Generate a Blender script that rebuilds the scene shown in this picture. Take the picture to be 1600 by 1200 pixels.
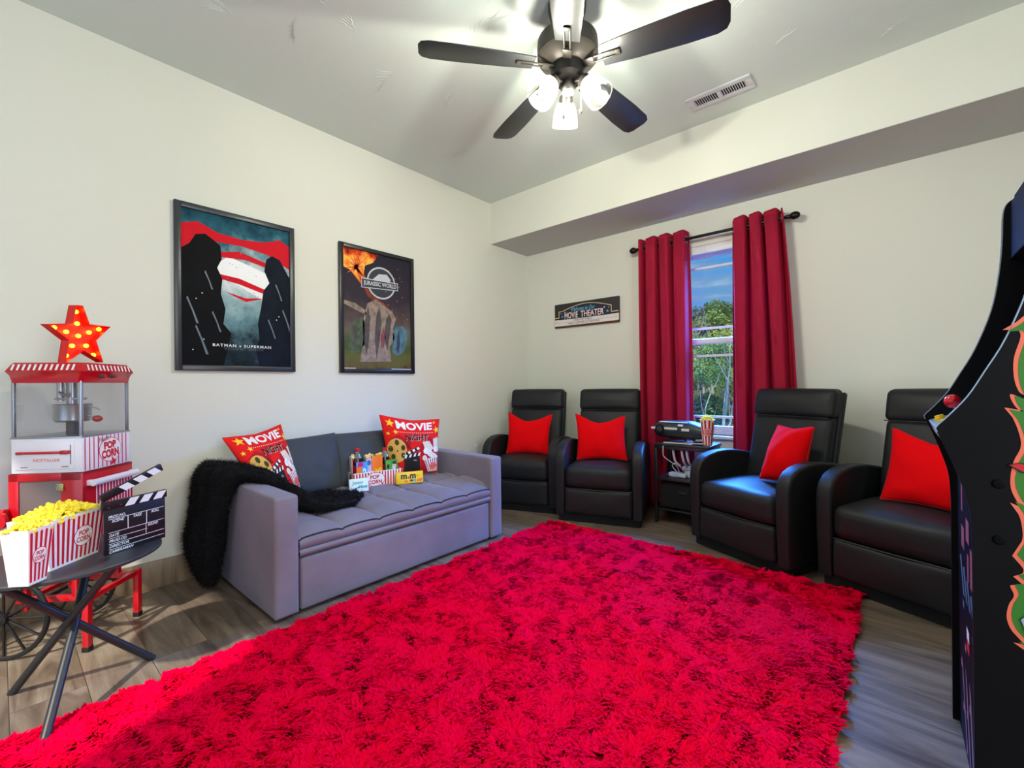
import bpy, bmesh, math, random
import numpy as np
from math import sin, cos, pi, radians, sqrt
from mathutils import Vector, Matrix, Euler
from mathutils.geometry import tessellate_polygon
from mathutils import noise as mnoise

for o in list(bpy.data.objects):
    bpy.data.objects.remove(o)
SC = bpy.context.scene
COL = SC.collection

# ------------------------------------------------------------------ camera
cam_data = bpy.data.cameras.new('camera')
cam_data.sensor_width = 36.0
cam_data.lens = 698.05 / 1600 * 36.0
cam_data.clip_start = 0.02
cam_data.clip_end = 400
cam = bpy.data.objects.new('camera', cam_data)
COL.objects.link(cam)
_r = Vector((0.75507934, 0.65554516, -0.01075793))
_u = Vector((0.00906754, 0.0059654, 0.9999411))
_f = Vector((-0.65557072, 0.75513241, 0.00143983))
cam.matrix_world = Matrix(((_r.x, _u.x, -_f.x, 2.9099), (_r.y, _u.y, -_f.y, -3.6177), (_r.z, _u.z, -_f.z, 1.0279), (0, 0, 0, 1)))
SC.camera = cam

# ------------------------------------------------------------------ view
SC.view_settings.view_transform = 'Standard'
SC.view_settings.look = 'None'
SC.view_settings.gamma = 1.0
SC.view_settings.use_curve_mapping = False
SC.view_settings.exposure = 0.0
SC.cycles.max_bounces = 8
SC.cycles.diffuse_bounces = 5
SC.cycles.glossy_bounces = 4
SC.cycles.transmission_bounces = 8
SC.cycles.transparent_max_bounces = 12
SC.cycles.sample_clamp_indirect = 4.0
SC.cycles.caustics_reflective = False
SC.cycles.caustics_refractive = False

# ------------------------------------------------------------------ world: blue sky with streaky cloud
W = bpy.data.worlds.new('sky')
SC.world = W
W.use_nodes = True
wn, wl = W.node_tree.nodes, W.node_tree.links
wn.clear()
w_out = wn.new('ShaderNodeOutputWorld')
w_bg = wn.new('ShaderNodeBackground')
w_bg.inputs['Strength'].default_value = 1.25
w_tc = wn.new('ShaderNodeTexCoord')
w_map = wn.new('ShaderNodeMapping')
w_map.inputs['Scale'].default_value = (3.0, 3.0, 14.0)
w_noise = wn.new('ShaderNodeTexNoise')
w_noise.inputs['Scale'].default_value = 1.6
w_noise.inputs['Detail'].default_value = 6
w_noise.inputs['Roughness'].default_value = 0.6
w_ramp = wn.new('ShaderNodeValToRGB')
w_ramp.color_ramp.elements[0].position = 0.40
w_ramp.color_ramp.elements[0].color = (0.07, 0.28, 0.62, 1)
w_ramp.color_ramp.elements[1].position = 0.72
w_ramp.color_ramp.elements[1].color = (0.34, 0.52, 0.74, 1)
e_ = w_ramp.color_ramp.elements.new(0.55)
e_.color = (0.15, 0.30, 0.52, 1)
wl.new(w_tc.outputs['Generated'], w_map.inputs['Vector'])
wl.new(w_map.outputs['Vector'], w_noise.inputs['Vector'])
wl.new(w_noise.outputs['Fac'], w_ramp.inputs['Fac'])
wl.new(w_ramp.outputs['Color'], w_bg.inputs['Color'])
wl.new(w_bg.outputs['Background'], w_out.inputs['Surface'])


def lamp(name, kind, loc, energy, color, target=None, **kw):
    d = bpy.data.lights.new(name, kind)
    d.energy = energy
    d.color = color
    for k, v in kw.items():
        setattr(d, k, v)
    o = bpy.data.objects.new(name, d)
    o.location = loc
    if target is not None:
        o.rotation_euler = (Vector(target) - Vector(loc)).to_track_quat('-Z', 'Y').to_euler()
    COL.objects.link(o)
    return o


# daylight: sun on the wooded hillside, and the bright patch of sky above the window
lamp('sun', 'SUN', (0, 20, 20), 5.5, (1.0, 0.95, 0.85), target=(-6.0, 34, 4), angle=radians(2))
lamp('sky_patch', 'AREA', (2.0, 1.9, 3.1), 7000, (0.055, 0.27, 1.0), target=(1.85, -0.4, 0.9), shape='RECTANGLE', size=5.0, size_y=1.8)
# added fill lamps, unseen, at gaps made in the right and front walls
lamp('right_fill_light', 'AREA', (4.62, -3.35, 1.45), 62, (0.94, 0.97, 1.0), target=(0.3, -2.3, 1.7), shape='RECTANGLE', size=1.1, size_y=2.0)
lamp('rear_fill_light', 'AREA', (1.3, -4.82, 1.4), 9, (0.95, 0.97, 1.0), target=(0.3, -3.0, 1.2), shape='RECTANGLE', size=1.0, size_y=1.9)
FAN = Vector((1.793, -1.925, 2.457))
BULB_W = 24.0


# ------------------------------------------------------------------ materials
def lin(c):
    o = []
    for v in c[:3]:
        v = v / 255.0
        o.append(v / 12.92 if v <= 0.04045 else ((v + 0.055) / 1.055) ** 2.4)
    return tuple(o) + (1.0,)


MATS = {}


def mat(name, rgb, rough=0.6, metal=0.0, spec=0.5, coat=0.0, sheen=0.0, var=0.0, vscale=8.0, bump=0.0, bscale=60.0,
        bdist=0.01, emit=None, estr=0.0, trans=0.0, alpha=1.0, sheen_tint=None, bdetail=3.0, rough2=None, subsurf=0.0):
    if name in MATS:
        return MATS[name]
    m = bpy.data.materials.new(name)
    m.use_nodes = True
    nt = m.node_tree
    b = nt.nodes['Principled BSDF']
    b.inputs['Base Color'].default_value = lin(rgb)
    b.inputs['Roughness'].default_value = rough
    b.inputs['Metallic'].default_value = metal
    b.inputs['Specular IOR Level'].default_value = spec
    b.inputs['Coat Weight'].default_value = coat
    b.inputs['Coat Roughness'].default_value = 0.12
    b.inputs['Sheen Weight'].default_value = sheen
    b.inputs['Sheen Roughness'].default_value = 0.4
    if sheen_tint:
        b.inputs['Sheen Tint'].default_value = lin(sheen_tint)
    if trans:
        b.inputs['Transmission Weight'].default_value = trans
        b.inputs['IOR'].default_value = 1.45
    if subsurf:
        b.inputs['Subsurface Weight'].default_value = subsurf
    b.inputs['Alpha'].default_value = alpha
    if emit:
        b.inputs['Emission Color'].default_value = lin(emit)
        b.inputs['Emission Strength'].default_value = estr
    m.diffuse_color = lin(rgb)
    tc = None
    if var or bump:
        tc = nt.nodes.new('ShaderNodeTexCoord')
    if var:
        n = nt.nodes.new('ShaderNodeTexNoise')
        n.inputs['Scale'].default_value = vscale
        n.inputs['Detail'].default_value = 4
        nt.links.new(tc.outputs['Object'], n.inputs['Vector'])
        mp = nt.nodes.new('ShaderNodeMapRange')
        mp.inputs['From Min'].default_value = 0.3
        mp.inputs['From Max'].default_value = 0.7
        mp.inputs['To Min'].default_value = 1 - var
        mp.inputs['To Max'].default_value = 1 + var
        nt.links.new(n.outputs['Fac'], mp.inputs['Value'])
        mx = nt.nodes.new('ShaderNodeVectorMath')
        mx.operation = 'SCALE'
        mx.inputs[0].default_value = lin(rgb)[:3]
        nt.links.new(mp.outputs['Result'], mx.inputs['Scale'])
        nt.links.new(mx.outputs['Vector'], b.inputs['Base Color'])
    if bump:
        n2 = nt.nodes.new('ShaderNodeTexNoise')
        n2.inputs['Scale'].default_value = bscale
        n2.inputs['Detail'].default_value = bdetail
        nt.links.new(tc.outputs['Object'], n2.inputs['Vector'])
        bp = nt.nodes.new('ShaderNodeBump')
        bp.inputs['Strength'].default_value = bump
        bp.inputs['Distance'].default_value = bdist
        nt.links.new(n2.outputs['Fac'], bp.inputs['Height'])
        nt.links.new(bp.outputs['Normal'], b.inputs['Normal'])
    MATS[name] = m
    return m


def wood_floor(name, axis, base, dark, light, plank_w, plank_l, scale=1.0):
    m = bpy.data.materials.new(name)
    m.use_nodes = True
    nt = m.node_tree
    N, L = nt.nodes, nt.links
    b = N['Principled BSDF']
    tc = N.new('ShaderNodeTexCoord')
    mp = N.new('ShaderNodeMapping')
    if axis == 'y':
        mp.inputs['Rotation'].default_value = (0, 0, radians(90))
    elif axis == 'vert_y':
        mp.inputs['Rotation'].default_value = (radians(90), 0, radians(90))
    L.new(tc.outputs['Object'], mp.inputs['Vector'])
    br = N.new('ShaderNodeTexBrick')
    br.inputs['Scale'].default_value = 1.0
    br.inputs['Brick Width'].default_value = plank_l
    br.inputs['Row Height'].default_value = plank_w
    br.inputs['Mortar Size'].default_value = 0.0012
    br.inputs['Mortar Smooth'].default_value = 0.2
    br.inputs['Color1'].default_value = (0.25, 0.25, 0.25, 1)
    br.inputs['Color2'].default_value = (0.75, 0.75, 0.75, 1)
    br.inputs['Mortar'].default_value = (0, 0, 0, 1)
    br.offset = 0.37
    L.new(mp.outputs['Vector'], br.inputs['Vector'])
    mp2 = N.new('ShaderNodeMapping')
    mp2.inputs['Scale'].default_value = (1.6 * scale, 11 * scale, 11 * scale)
    L.new(mp.outputs['Vector'], mp2.inputs['Vector'])
    add = N.new('ShaderNodeVectorMath')
    add.operation = 'ADD'
    sc = N.new('ShaderNodeVectorMath')
    sc.operation = 'SCALE'
    sc.inputs['Scale'].default_value = 9.0
    L.new(br.outputs['Color'], sc.inputs[0])
    L.new(mp2.outputs['Vector'], add.inputs[0])
    L.new(sc.outputs['Vector'], add.inputs[1])
    n1 = N.new('ShaderNodeTexNoise')
    n1.inputs['Scale'].default_value = 1.3
    n1.inputs['Detail'].default_value = 7
    n1.inputs['Roughness'].default_value = 0.62
    n1.inputs['Distortion'].default_value = 0.8
    L.new(add.outputs['Vector'], n1.inputs['Vector'])
    rp = N.new('ShaderNodeValToRGB')
    rp.color_ramp.elements[0].position = 0.28
    rp.color_ramp.elements[0].color = lin(dark)
    rp.color_ramp.elements[1].position = 0.72
    rp.color_ramp.elements[1].color = lin(light)
    k = rp.color_ramp.elements.new(0.48)
    k.color = lin(base)
    L.new(n1.outputs['Fac'], rp.inputs['Fac'])
    mr = N.new('ShaderNodeMapRange')
    mr.inputs['To Min'].default_value = 0.86
    mr.inputs['To Max'].default_value = 1.12
    L.new(br.outputs['Color'], mr.inputs['Value'])
    m1 = N.new('ShaderNodeVectorMath')
    m1.operation = 'SCALE'
    L.new(rp.outputs['Color'], m1.inputs[0])
    L.new(mr.outputs['Result'], m1.inputs['Scale'])
    mxm = N.new('ShaderNodeMix')
    mxm.data_type = 'RGBA'
    L.new(br.outputs['Fac'], mxm.inputs['Factor'])
    L.new(m1.outputs['Vector'], mxm.inputs['A'])
    mxm.inputs['B'].default_value = lin((58, 48, 40))
    L.new(mxm.outputs['Result'], b.inputs['Base Color'])
    b.inputs['Roughness'].default_value = 0.42
    bp = N.new('ShaderNodeBump')
    bp.inputs['Strength'].default_value = 0.12
    bp.inputs['Distance'].default_value = 0.004
    L.new(n1.outputs['Fac'], bp.inputs['Height'])
    L.new(bp.outputs['Normal'], b.inputs['Normal'])
    return m


def glass_mat(name, tint=(0.95, 0.97, 0.98), base=0.03, edge=0.6, power=4.0, milky=0.0, rough=0.03):
    m = bpy.data.materials.new(name)
    m.use_nodes = True
    nt = m.node_tree
    nt.nodes.clear()
    N, L = nt.nodes, nt.links
    out = N.new('ShaderNodeOutputMaterial')
    mx = N.new('ShaderNodeMixShader')
    tr = N.new('ShaderNodeBsdfTransparent')
    tr.inputs['Color'].default_value = tint + (1,)
    gl = N.new('ShaderNodeBsdfGlossy')
    gl.inputs['Roughness'].default_value = rough
    lw = N.new('ShaderNodeLayerWeight')
    lw.inputs['Blend'].default_value = 0.5
    pw = N.new('ShaderNodeMath')
    pw.operation = 'POWER'
    pw.inputs[1].default_value = power
    ma = N.new('ShaderNodeMath')
    ma.operation = 'MULTIPLY_ADD'
    ma.inputs[1].default_value = edge
    ma.inputs[2].default_value = base
    L.new(lw.outputs['Facing'], pw.inputs[0])
    L.new(pw.outputs[0], ma.inputs[0])
    L.new(ma.outputs[0], mx.inputs[0])
    L.new(tr.outputs[0], mx.inputs[1])
    L.new(gl.outputs[0], mx.inputs[2])
    last = mx
    if milky:
        df = N.new('ShaderNodeBsdfTranslucent')
        df.inputs['Color'].default_value = (1.0, 0.98, 0.86, 1)
        m2 = N.new('ShaderNodeMixShader')
        m2.inputs[0].default_value = milky
        L.new(mx.outputs[0], m2.inputs[1])
        L.new(df.outputs[0], m2.inputs[2])
        last = m2
    L.new(last.outputs[0], out.inputs[0])
    return m


# ------------------------------------------------------------------ mesh helpers
class MB:
    """collects shapes, builds ONE mesh object; every face carries a material"""

    def __init__(self):
        self.v, self.f, self.m, self.s = [], [], [], []
        self.mats = []

    def mi(self, material):
        if material not in self.mats:
            self.mats.append(material)
        return self.mats.index(material)

    def add(self, verts, faces, material, smooth=False, M=None):
        k = len(self.v)
        i = self.mi(material)
        if M is not None:
            verts = [M @ Vector(p) for p in verts]
        self.v.extend([tuple(p) for p in verts])
        for f in faces:
            self.f.append(tuple(a + k for a in f))
            self.m.append(i)
            self.s.append(smooth)
        return self

    def addbm(self, bm, material, smooth=False, M=None):
        bm.verts.index_update()
        self.add([v.co.copy() for v in bm.verts], [[v.index for v in f.verts] for f in bm.faces], material, smooth, M)
        bm.free()
        return self

    def box(self, c, s, material, bevel=0.0, seg=2, M=None, smooth=None):
        bm = bmesh.new()
        bmesh.ops.create_cube(bm, size=1.0)
        for v in bm.verts:
            v.co = Vector((v.co.x * s[0] + c[0], v.co.y * s[1] + c[1], v.co.z * s[2] + c[2]))
        if bevel:
            bmesh.ops.bevel(bm, geom=list(bm.edges), offset=min(bevel, min(s) * 0.49), segments=seg, profile=0.5, affect='EDGES')
        return self.addbm(bm, material, (bevel > 0) if smooth is None else smooth, M)

    def box2(self, a, b, material, bevel=0.0, seg=2, M=None):
        return self.box([(a[i] + b[i]) / 2 for i in range(3)], [abs(b[i] - a[i]) for i in range(3)], material, bevel, seg, M)

    def prism(self, pts, axis, a, b, material, bevel=0.0, seg=2, M=None, smooth=None):
        """2D outline (in the two other axes, in order) extruded along axis from a to b"""
        def P(p, t):
            if axis == 'x': return (t, p[0], p[1])
            if axis == 'y': return (p[0], t, p[1])
            return (p[0], p[1], t)
        bm = bmesh.new()
        lo = [bm.verts.new(P(p, a)) for p in pts]
        hi = [bm.verts.new(P(p, b)) for p in pts]
        n = len(pts)
        f1 = bm.faces.new(lo)
        f2 = bm.faces.new(hi[::-1])
        for i in range(n):
            bm.faces.new((lo[i], hi[i], hi[(i + 1) % n], lo[(i + 1) % n]))
        bmesh.ops.recalc_face_normals(bm, faces=list(bm.faces))
        if bevel:
            ed = [e for e in bm.edges if (f1 in e.link_faces or f2 in e.link_faces)]
            bmesh.ops.bevel(bm, geom=ed, offset=bevel, segments=seg, profile=0.5, affect='EDGES')
        bmesh.ops.triangulate(bm, faces=[f for f in bm.faces if len(f.verts) > 4])
        return self.addbm(bm, material, (bevel > 0) if smooth is None else smooth, M)

    def tube(self, path, r, material, n=10, caps=True, closed=False, M=None, smooth=True, squash=None):
        P = [Vector(p) for p in path]
        R = r if hasattr(r, '__len__') else [r] * len(P)
        verts, faces = [], []
        N = len(P)
        up = Vector((0, 0, 1))
        prev = None
        for i in range(N):
            if closed:
                t = (P[(i + 1) % N] - P[i - 1]).normalized()
            else:
                t = (P[min(i + 1, N - 1)] - P[max(i - 1, 0)]).normalized()
            if prev is None:
                a = t.cross(up)
                if a.length < 1e-3:
                    a = t.cross(Vector((0, 1, 0)))
                a.normalize()
            else:
                a = prev - t * prev.dot(t)
                a.normalize()
            prev = a
            b = t.cross(a)
            for k in range(n):
                w = 2 * pi * k / n
                q = a * cos(w) * R[i] + b * sin(w) * R[i] * (squash or 1.0)
                verts.append(P[i] + q)
        m = N if closed else N - 1
        for i in range(m):
            j = (i + 1) % N
            for k in range(n):
                k2 = (k + 1) % n
                faces.append((i * n + k, i * n + k2, j * n + k2, j * n + k))
        if caps and not closed:
            faces.append(tuple(range(n))[::-1])
            faces.append(tuple((N - 1) * n + k for k in range(n)))
        return self.add(verts, faces, material, smooth, M)

    def cyl(self, a, b, r, material, n=24, r2=None, M=None, smooth=True):
        return self.tube([a, b], [r, r if r2 is None else r2], material, n=n, M=M, smooth=smooth)

    def lathe(self, prof, material, c=(0, 0, 0), n=32, M=None, smooth=True, close=False):
        """profile [(r,z)...] turned round the z axis"""
        verts, faces = [], []
        for (r, z) in prof:
            for k in range(n):
                w = 2 * pi * k / n
                verts.append((c[0] + r * cos(w), c[1] + r * sin(w), c[2] + z))
        m = len(prof)
        for i in range(m - 1):
            for k in range(n):
                k2 = (k + 1) % n
                faces.append((i * n + k, i * n + k2, (i + 1) * n + k2, (i + 1) * n + k))
        return self.add(verts, faces, material, smooth, M)

    def ball(self, c, r, material, n=16, s=(1, 1, 1), M=None):
        m = max(6, n // 2)
        prof = [(max(1e-5, sin(pi * i / m)) * 1.0, -cos(pi * i / m)) for i in range(m + 1)]
        verts, faces = [], []
        for (a, z) in prof:
            for k in range(n):
                w = 2 * pi * k / n
                verts.append((c[0] + r * a * cos(w) * s[0], c[1] + r * a * sin(w) * s[1], c[2] + r * z * s[2]))
        for i in range(m):
            for k in range(n):
                k2 = (k + 1) % n
                faces.append((i * n + k, i * n + k2, (i + 1) * n + k2, (i + 1) * n + k))
        return self.add(verts, faces, material, True, M)

    def grid(self, fn, nu, nv, material, smooth=True, M=None, close_u=False, flip=False):
        """fn(u,v) for u,v in 0..1"""
        verts, faces = [], []
        for j in range(nv + 1):
            for i in range(nu + (0 if close_u else 1)):
                verts.append(fn(i / nu, j / nv))
        w = nu if close_u else nu + 1
        for j in range(nv):
            for i in range(nu):
                i2 = (i + 1) % w
                q = (j * w + i, j * w + i2, (j + 1) * w + i2, (j + 1) * w + i)
                faces.append(q[::-1] if flip else q)
        return self.add(verts, faces, material, smooth, M)

    def soft(self, c, s, r, material, puff=(0, 0, 0), n=12, M=None, fn=None):
        """rounded, slightly bulging upholstery block"""
        h = [s[i] / 2 for i in range(3)]
        r = min(r, min(h) * 0.98)
        inner = [max(h[i] - r, 0) for i in range(3)]
        ts = [-1.0]
        k = 4
        def axis_pts(i):
            e = r / h[i] if h[i] else 0.5
            e = min(e, 0.9)
            a = [-1 + e * (1 - cos(pi / 2 * q / k)) for q in range(k)]
            mid = np.linspace(-1 + e, 1 - e, max(3, n)).tolist()
            return a + mid + [-x for x in a[::-1]]
        A = [axis_pts(i) for i in range(3)]
        bm = bmesh.new()
        cache = {}
        def V(i, j, l):
            key = (i, j, l)
            if key in cache:
                return cache[key]
            p = [A[0][i] * h[0], A[1][j] * h[1], A[2][l] * h[2]]
            q = [max(-inner[a], min(inner[a], p[a])) for a in range(3)]
            d = Vector([p[a] - q[a] for a in range(3)])
            if d.length > 1e-9:
                # keep arcs even: project the cube shell on the rounded one
                d = d.normalized() * r
            o = [q[a] + d[a] for a in range(3)]
            nx, ny, nz = [o[a] / h[a] for a in range(3)]
            bl = [0, 0, 0]
            w = lambda t: max(0.0, 1 - t * t)
            bl[0] = puff[0] * nx * w(ny) * w(nz)
            bl[1] = puff[1] * ny * w(nx) * w(nz)
            bl[2] = puff[2] * nz * w(nx) * w(ny)
            o = [o[a] + bl[a] + c[a] for a in range(3)]
            if fn:
                o = fn(o)
            v = bm.verts.new(o)
            cache[key] = v
            return v
        nn = [len(a) - 1 for a in A]
        for (ax, b1, b2) in ((0, 1, 2), (1, 2, 0), (2, 0, 1)):
            for side in (0, nn[ax]):
                for i in range(nn[b1]):
                    for j in range(nn[b2]):
                        idx = []
                        for (di, dj) in ((0, 0), (1, 0), (1, 1), (0, 1)):
                            q = [0, 0, 0]
                            q[ax] = side
                            q[b1] = i + di
                            q[b2] = j + dj
                            idx.append(V(*q))
                        if side == 0:
                            idx = idx[::-1]
                        try:
                            bm.faces.new(idx)
                        except ValueError:
                            pass
        return self.addbm(bm, material, True, M)

    def build(self, name, parent=None, sharp=None):
        me = bpy.data.meshes.new(name)
        me.from_pydata(self.v, [], self.f)
        for m_ in self.mats:
            me.materials.append(m_)
        me.polygons.foreach_set('material_index', self.m)
        me.polygons.foreach_set('use_smooth', self.s)
        if sharp is None:
            sharp = 40
        try:
            me.set_sharp_from_angle(angle=radians(sharp))
        except Exception:
            pass
        me.update()
        o = bpy.data.objects.new(name, me)
        COL.objects.link(o)
        if parent is not None:
            o.parent = parent
        return o


def tag(o, label=None, cat=None, group=None, kind=None):
    if label: o['label'] = label
    if cat: o['category'] = cat
    if group: o['group'] = group
    if kind: o['kind'] = kind
    return o


def thing(name, label, cat, loc=(0, 0, 0), rz=0.0, group=None):
    o = bpy.data.objects.new(name, None)
    o.empty_display_size = 0.1
    o.location = loc
    o.rotation_euler = (0, 0, rz)
    COL.objects.link(o)
    return tag(o, label, cat, group)


def struct(o, label=None):
    o['kind'] = 'structure'
    if label: o['label'] = label
    return o


def copy_tree(o, parent=None):
    c = o.copy()
    COL.objects.link(c)
    c.parent = parent
    for ch in [x for x in bpy.data.objects if x.parent == o]:
        copy_tree(ch, c)
    return c


def local(o, root):
    """turn a mesh built in world coordinates into one whose vertices are in the root's space"""
    return o


# ------------------------------------------------------------------ flat printed art
_txt = {}


def text_tris(s, bold=0.0, shear=0.0, space=1.0):
    key = (s, bold, shear, space)
    if key in _txt:
        return _txt[key]
    cu = bpy.data.curves.new('tmp_text', 'FONT')
    cu.body = s
    cu.size = 1.0
    cu.offset = bold
    cu.shear = shear
    cu.space_character = space
    cu.align_x = 'CENTER'
    cu.resolution_u = 3
    cu.dimensions = '2D'
    cu.fill_mode = 'BOTH'
    ob = bpy.data.objects.new('tmp_text', cu)
    COL.objects.link(ob)
    bpy.context.view_layer.update()
    dg = bpy.context.evaluated_depsgraph_get()
    me = bpy.data.meshes.new_from_object(ob.evaluated_get(dg))
    me.calc_loop_triangles()
    V = [(v.co.x, v.co.y) for v in me.vertices]
    T = [tuple(t.vertices) for t in me.loop_triangles]
    bpy.data.objects.remove(ob)
    bpy.data.curves.remove(cu)
    bpy.data.meshes.remove(me)
    xs = [p[0] for p in V] or [0]
    ys = [p[1] for p in V] or [0]
    bb = (min(xs), min(ys), max(xs), max(ys))
    _txt[key] = (V, T, bb)
    return _txt[key]


class Art:
    """printed shapes in a 2D frame, laid on a surface by fn(u, v, h)"""

    def __init__(self, mb, fn, maxlen=None, step=0.0005, base=0.0005):
        self.mb, self.fn, self.maxlen, self.step, self.base = mb, fn, maxlen, step, base
        self.layer = 0

    def tris(self, V, T, material):
        h = self.base + self.layer * self.step
        if self.maxlen is None:
            vs = [self.fn(p[0], p[1], h) for p in V]
            self.mb.add(vs, T, material)
        else:
            out = []
            st = [tuple(V[i] for i in t) for t in T]
            while st:
                a, b, c = st.pop()
                ab = (a[0] - b[0]) ** 2 + (a[1] - b[1]) ** 2
                bc = (c[0] - b[0]) ** 2 + (c[1] - b[1]) ** 2
                ca = (a[0] - c[0]) ** 2 + (a[1] - c[1]) ** 2
                m = max(ab, bc, ca)
                if m <= self.maxlen ** 2:
                    out.append((a, b, c))
                elif m == ab:
                    q = ((a[0] + b[0]) / 2, (a[1] + b[1]) / 2)
                    st += [(a, q, c), (q, b, c)]
                elif m == bc:
                    q = ((c[0] + b[0]) / 2, (c[1] + b[1]) / 2)
                    st += [(a, b, q), (a, q, c)]
                else:
                    q = ((a[0] + c[0]) / 2, (a[1] + c[1]) / 2)
                    st += [(a, b, q), (q, b, c)]
            vs, fs = [], []
            for t in out:
                k = len(vs)
                vs += [self.fn(p[0], p[1], h) for p in t]
                fs.append((k, k + 1, k + 2))
            self.mb.add(vs, fs, material)
        return self

    def poly(self, pts, material):
        T = tessellate_polygon([[Vector((p[0], p[1], 0)) for p in pts]])
        # keep one winding
        fixed = []
        for t in T:
            a, b, c = [pts[i] for i in t]
            ar = (b[0] - a[0]) * (c[1] - a[1]) - (b[1] - a[1]) * (c[0] - a[0])
            if abs(ar) < 1e-12:
                continue
            fixed.append(tuple(t) if ar > 0 else tuple(t)[::-1])
        return self.tris(pts, fixed, material)

    def rect(self, x0, y0, x1, y1, material):
        return self.poly([(x0, y0), (x1, y0), (x1, y1), (x0, y1)], material)

    def line(self, x0, y0, x1, y1, w, material):
        dx, dy = x1 - x0, y1 - y0
        l = sqrt(dx * dx + dy * dy)
        nx, ny = -dy / l * w / 2, dx / l * w / 2
        return self.poly([(x0 + nx, y0 + ny), (x0 - nx, y0 - ny), (x1 - nx, y1 - ny), (x1 + nx, y1 + ny)], material)

    def oval(self, cx, cy, rx, ry, material, n=28, rot=0.0):
        c, s = cos(rot), sin(rot)
        return self.poly([(cx + rx * cos(2 * pi * k / n) * c - ry * sin(2 * pi * k / n) * s,
                           cy + rx * cos(2 * pi * k / n) * s + ry * sin(2 * pi * k / n) * c) for k in range(n)], material)

    def star(self, cx, cy, r, material, rot=0.0, ri=0.42, n=5):
        return self.poly([(cx + (r if k % 2 == 0 else r * ri) * sin(pi * k / n + rot), cy + (r if k % 2 == 0 else r * ri) * cos(pi * k / n + rot)) for k in range(2 * n)], material)

    def text(self, s, x0, y0, x1, y1, material, bold=0.0, shear=0.0, space=1.0, rot=0.0, arc=0.0):
        V, T, bb = text_tris(s, bold, shear, space)
        if not V:
            return self
        sx = (x1 - x0) / (bb[2] - bb[0])
        sy = (y1 - y0) / (bb[3] - bb[1])
        cx, cy = (x0 + x1) / 2, (y0 + y1) / 2
        P = []
        for (a, b) in V:
            x, y = x0 + (a - bb[0]) * sx - cx, y0 + (b - bb[1]) * sy - cy
            y += arc * (1 - (2 * x / (x1 - x0)) ** 2)
            P.append((cx + x * cos(rot) - y * sin(rot), cy + x * sin(rot) + y * cos(rot)))
        return self.tris(P, T, material)

    def up(self):
        self.layer += 1
        return self


def plane_fn(o, ux, uy, n=None):
    """maps art u,v (metres) to a plane: origin o, axes ux, uy; height along n"""
    o, ux, uy = Vector(o), Vector(ux).normalized(), Vector(uy).normalized()
    n = Vector(n).normalized() if n else ux.cross(uy).normalized()
    return lambda u, v, h: o + ux * u + uy * v + n * h


def quad_fn(bl, br, tr, tl):
    """maps art u,v in 0..1 to a quad (bilinear)"""
    bl, br, tr, tl = map(Vector, (bl, br, tr, tl))
    n = (br - bl).cross(tl - bl).normalized()
    return lambda u, v, h: bl * (1 - u) * (1 - v) + br * u * (1 - v) + tr * u * v + tl * (1 - u) * v + n * h
# ================================================================== SETTING
M_wall = mat('wall_paint', (221, 223, 210), rough=0.75, spec=0.2, bump=0.05, bscale=180, bdist=0.002)
M_ceil = mat('ceiling_paint', (209, 220, 214), rough=0.8, spec=0.2, bump=0.25, bscale=9, bdist=0.012, bdetail=5)
M_soff = mat('soffit_underside_grey', (190, 194, 188), rough=0.8, spec=0.2)
M_white = mat('white_trim', (225, 225, 225), rough=0.4)
RX, RY, RH = 4.70, -4.90, 2.74
mb = MB(); mb.box2((-0.15, RY - 0.15, -0.12), (RX + 0.15, 0.15, 0.0), wood_floor('floor_planks', 'x', (112, 97, 82), (66, 54, 44), (150, 135, 118), 0.18, 1.22))
struct(mb.build('floor'), 'brown-grey wood plank floor')
mb = MB(); mb.box2((-0.15, RY - 0.15, RH), (RX + 0.15, 0.15, RH + 0.12), M_ceil)
# hand trowelled brush strokes on the ceiling
random.seed(5)
for q in range(46):
    cx, cy = random.uniform(0.4, 4.2), random.uniform(-3.6, -0.7)
    if q < 10:
        cx, cy = random.uniform(0.7, 1.5), random.uniform(-2.9, -2.0)
    a0 = random.uniform(0, 6.28)
    for k in range(random.randint(4, 8)):
        r = 0.09 + 0.02 * random.random()
        a = a0 + k * 0.16
        p = [(cx + 0.02 * k + (r * t) * cos(a + t * 0.6), cy + (r * t) * sin(a + t * 0.6), RH - 0.0004) for t in (0.15, 0.4, 0.7, 1.0)]
        mb.tube(p, [0.0008, 0.0024, 0.0024, 0.0008], M_ceil, n=5)
struct(mb.build('ceiling'), 'grey-white ceiling with brushed plaster texture')
mb = MB(); mb.box2((-0.15, RY - 0.15, 0), (0, 0.15, RH), M_wall); struct(mb.build('wall_left'), 'cream wall with the two framed posters')
mb = MB(); mb.box2((RX, RY - 0.15, 0), (RX + 0.15, -4.0, RH), M_wall); mb.box2((RX, -2.7, 0), (RX + 0.15, 0.15, RH), M_wall); mb.box2((RX, -4.0, 2.45), (RX + 0.15, -2.7, RH), M_wall); struct(mb.build('wall_right'))  # gap added in this wall for the right fill lamp
mb = MB()
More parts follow.
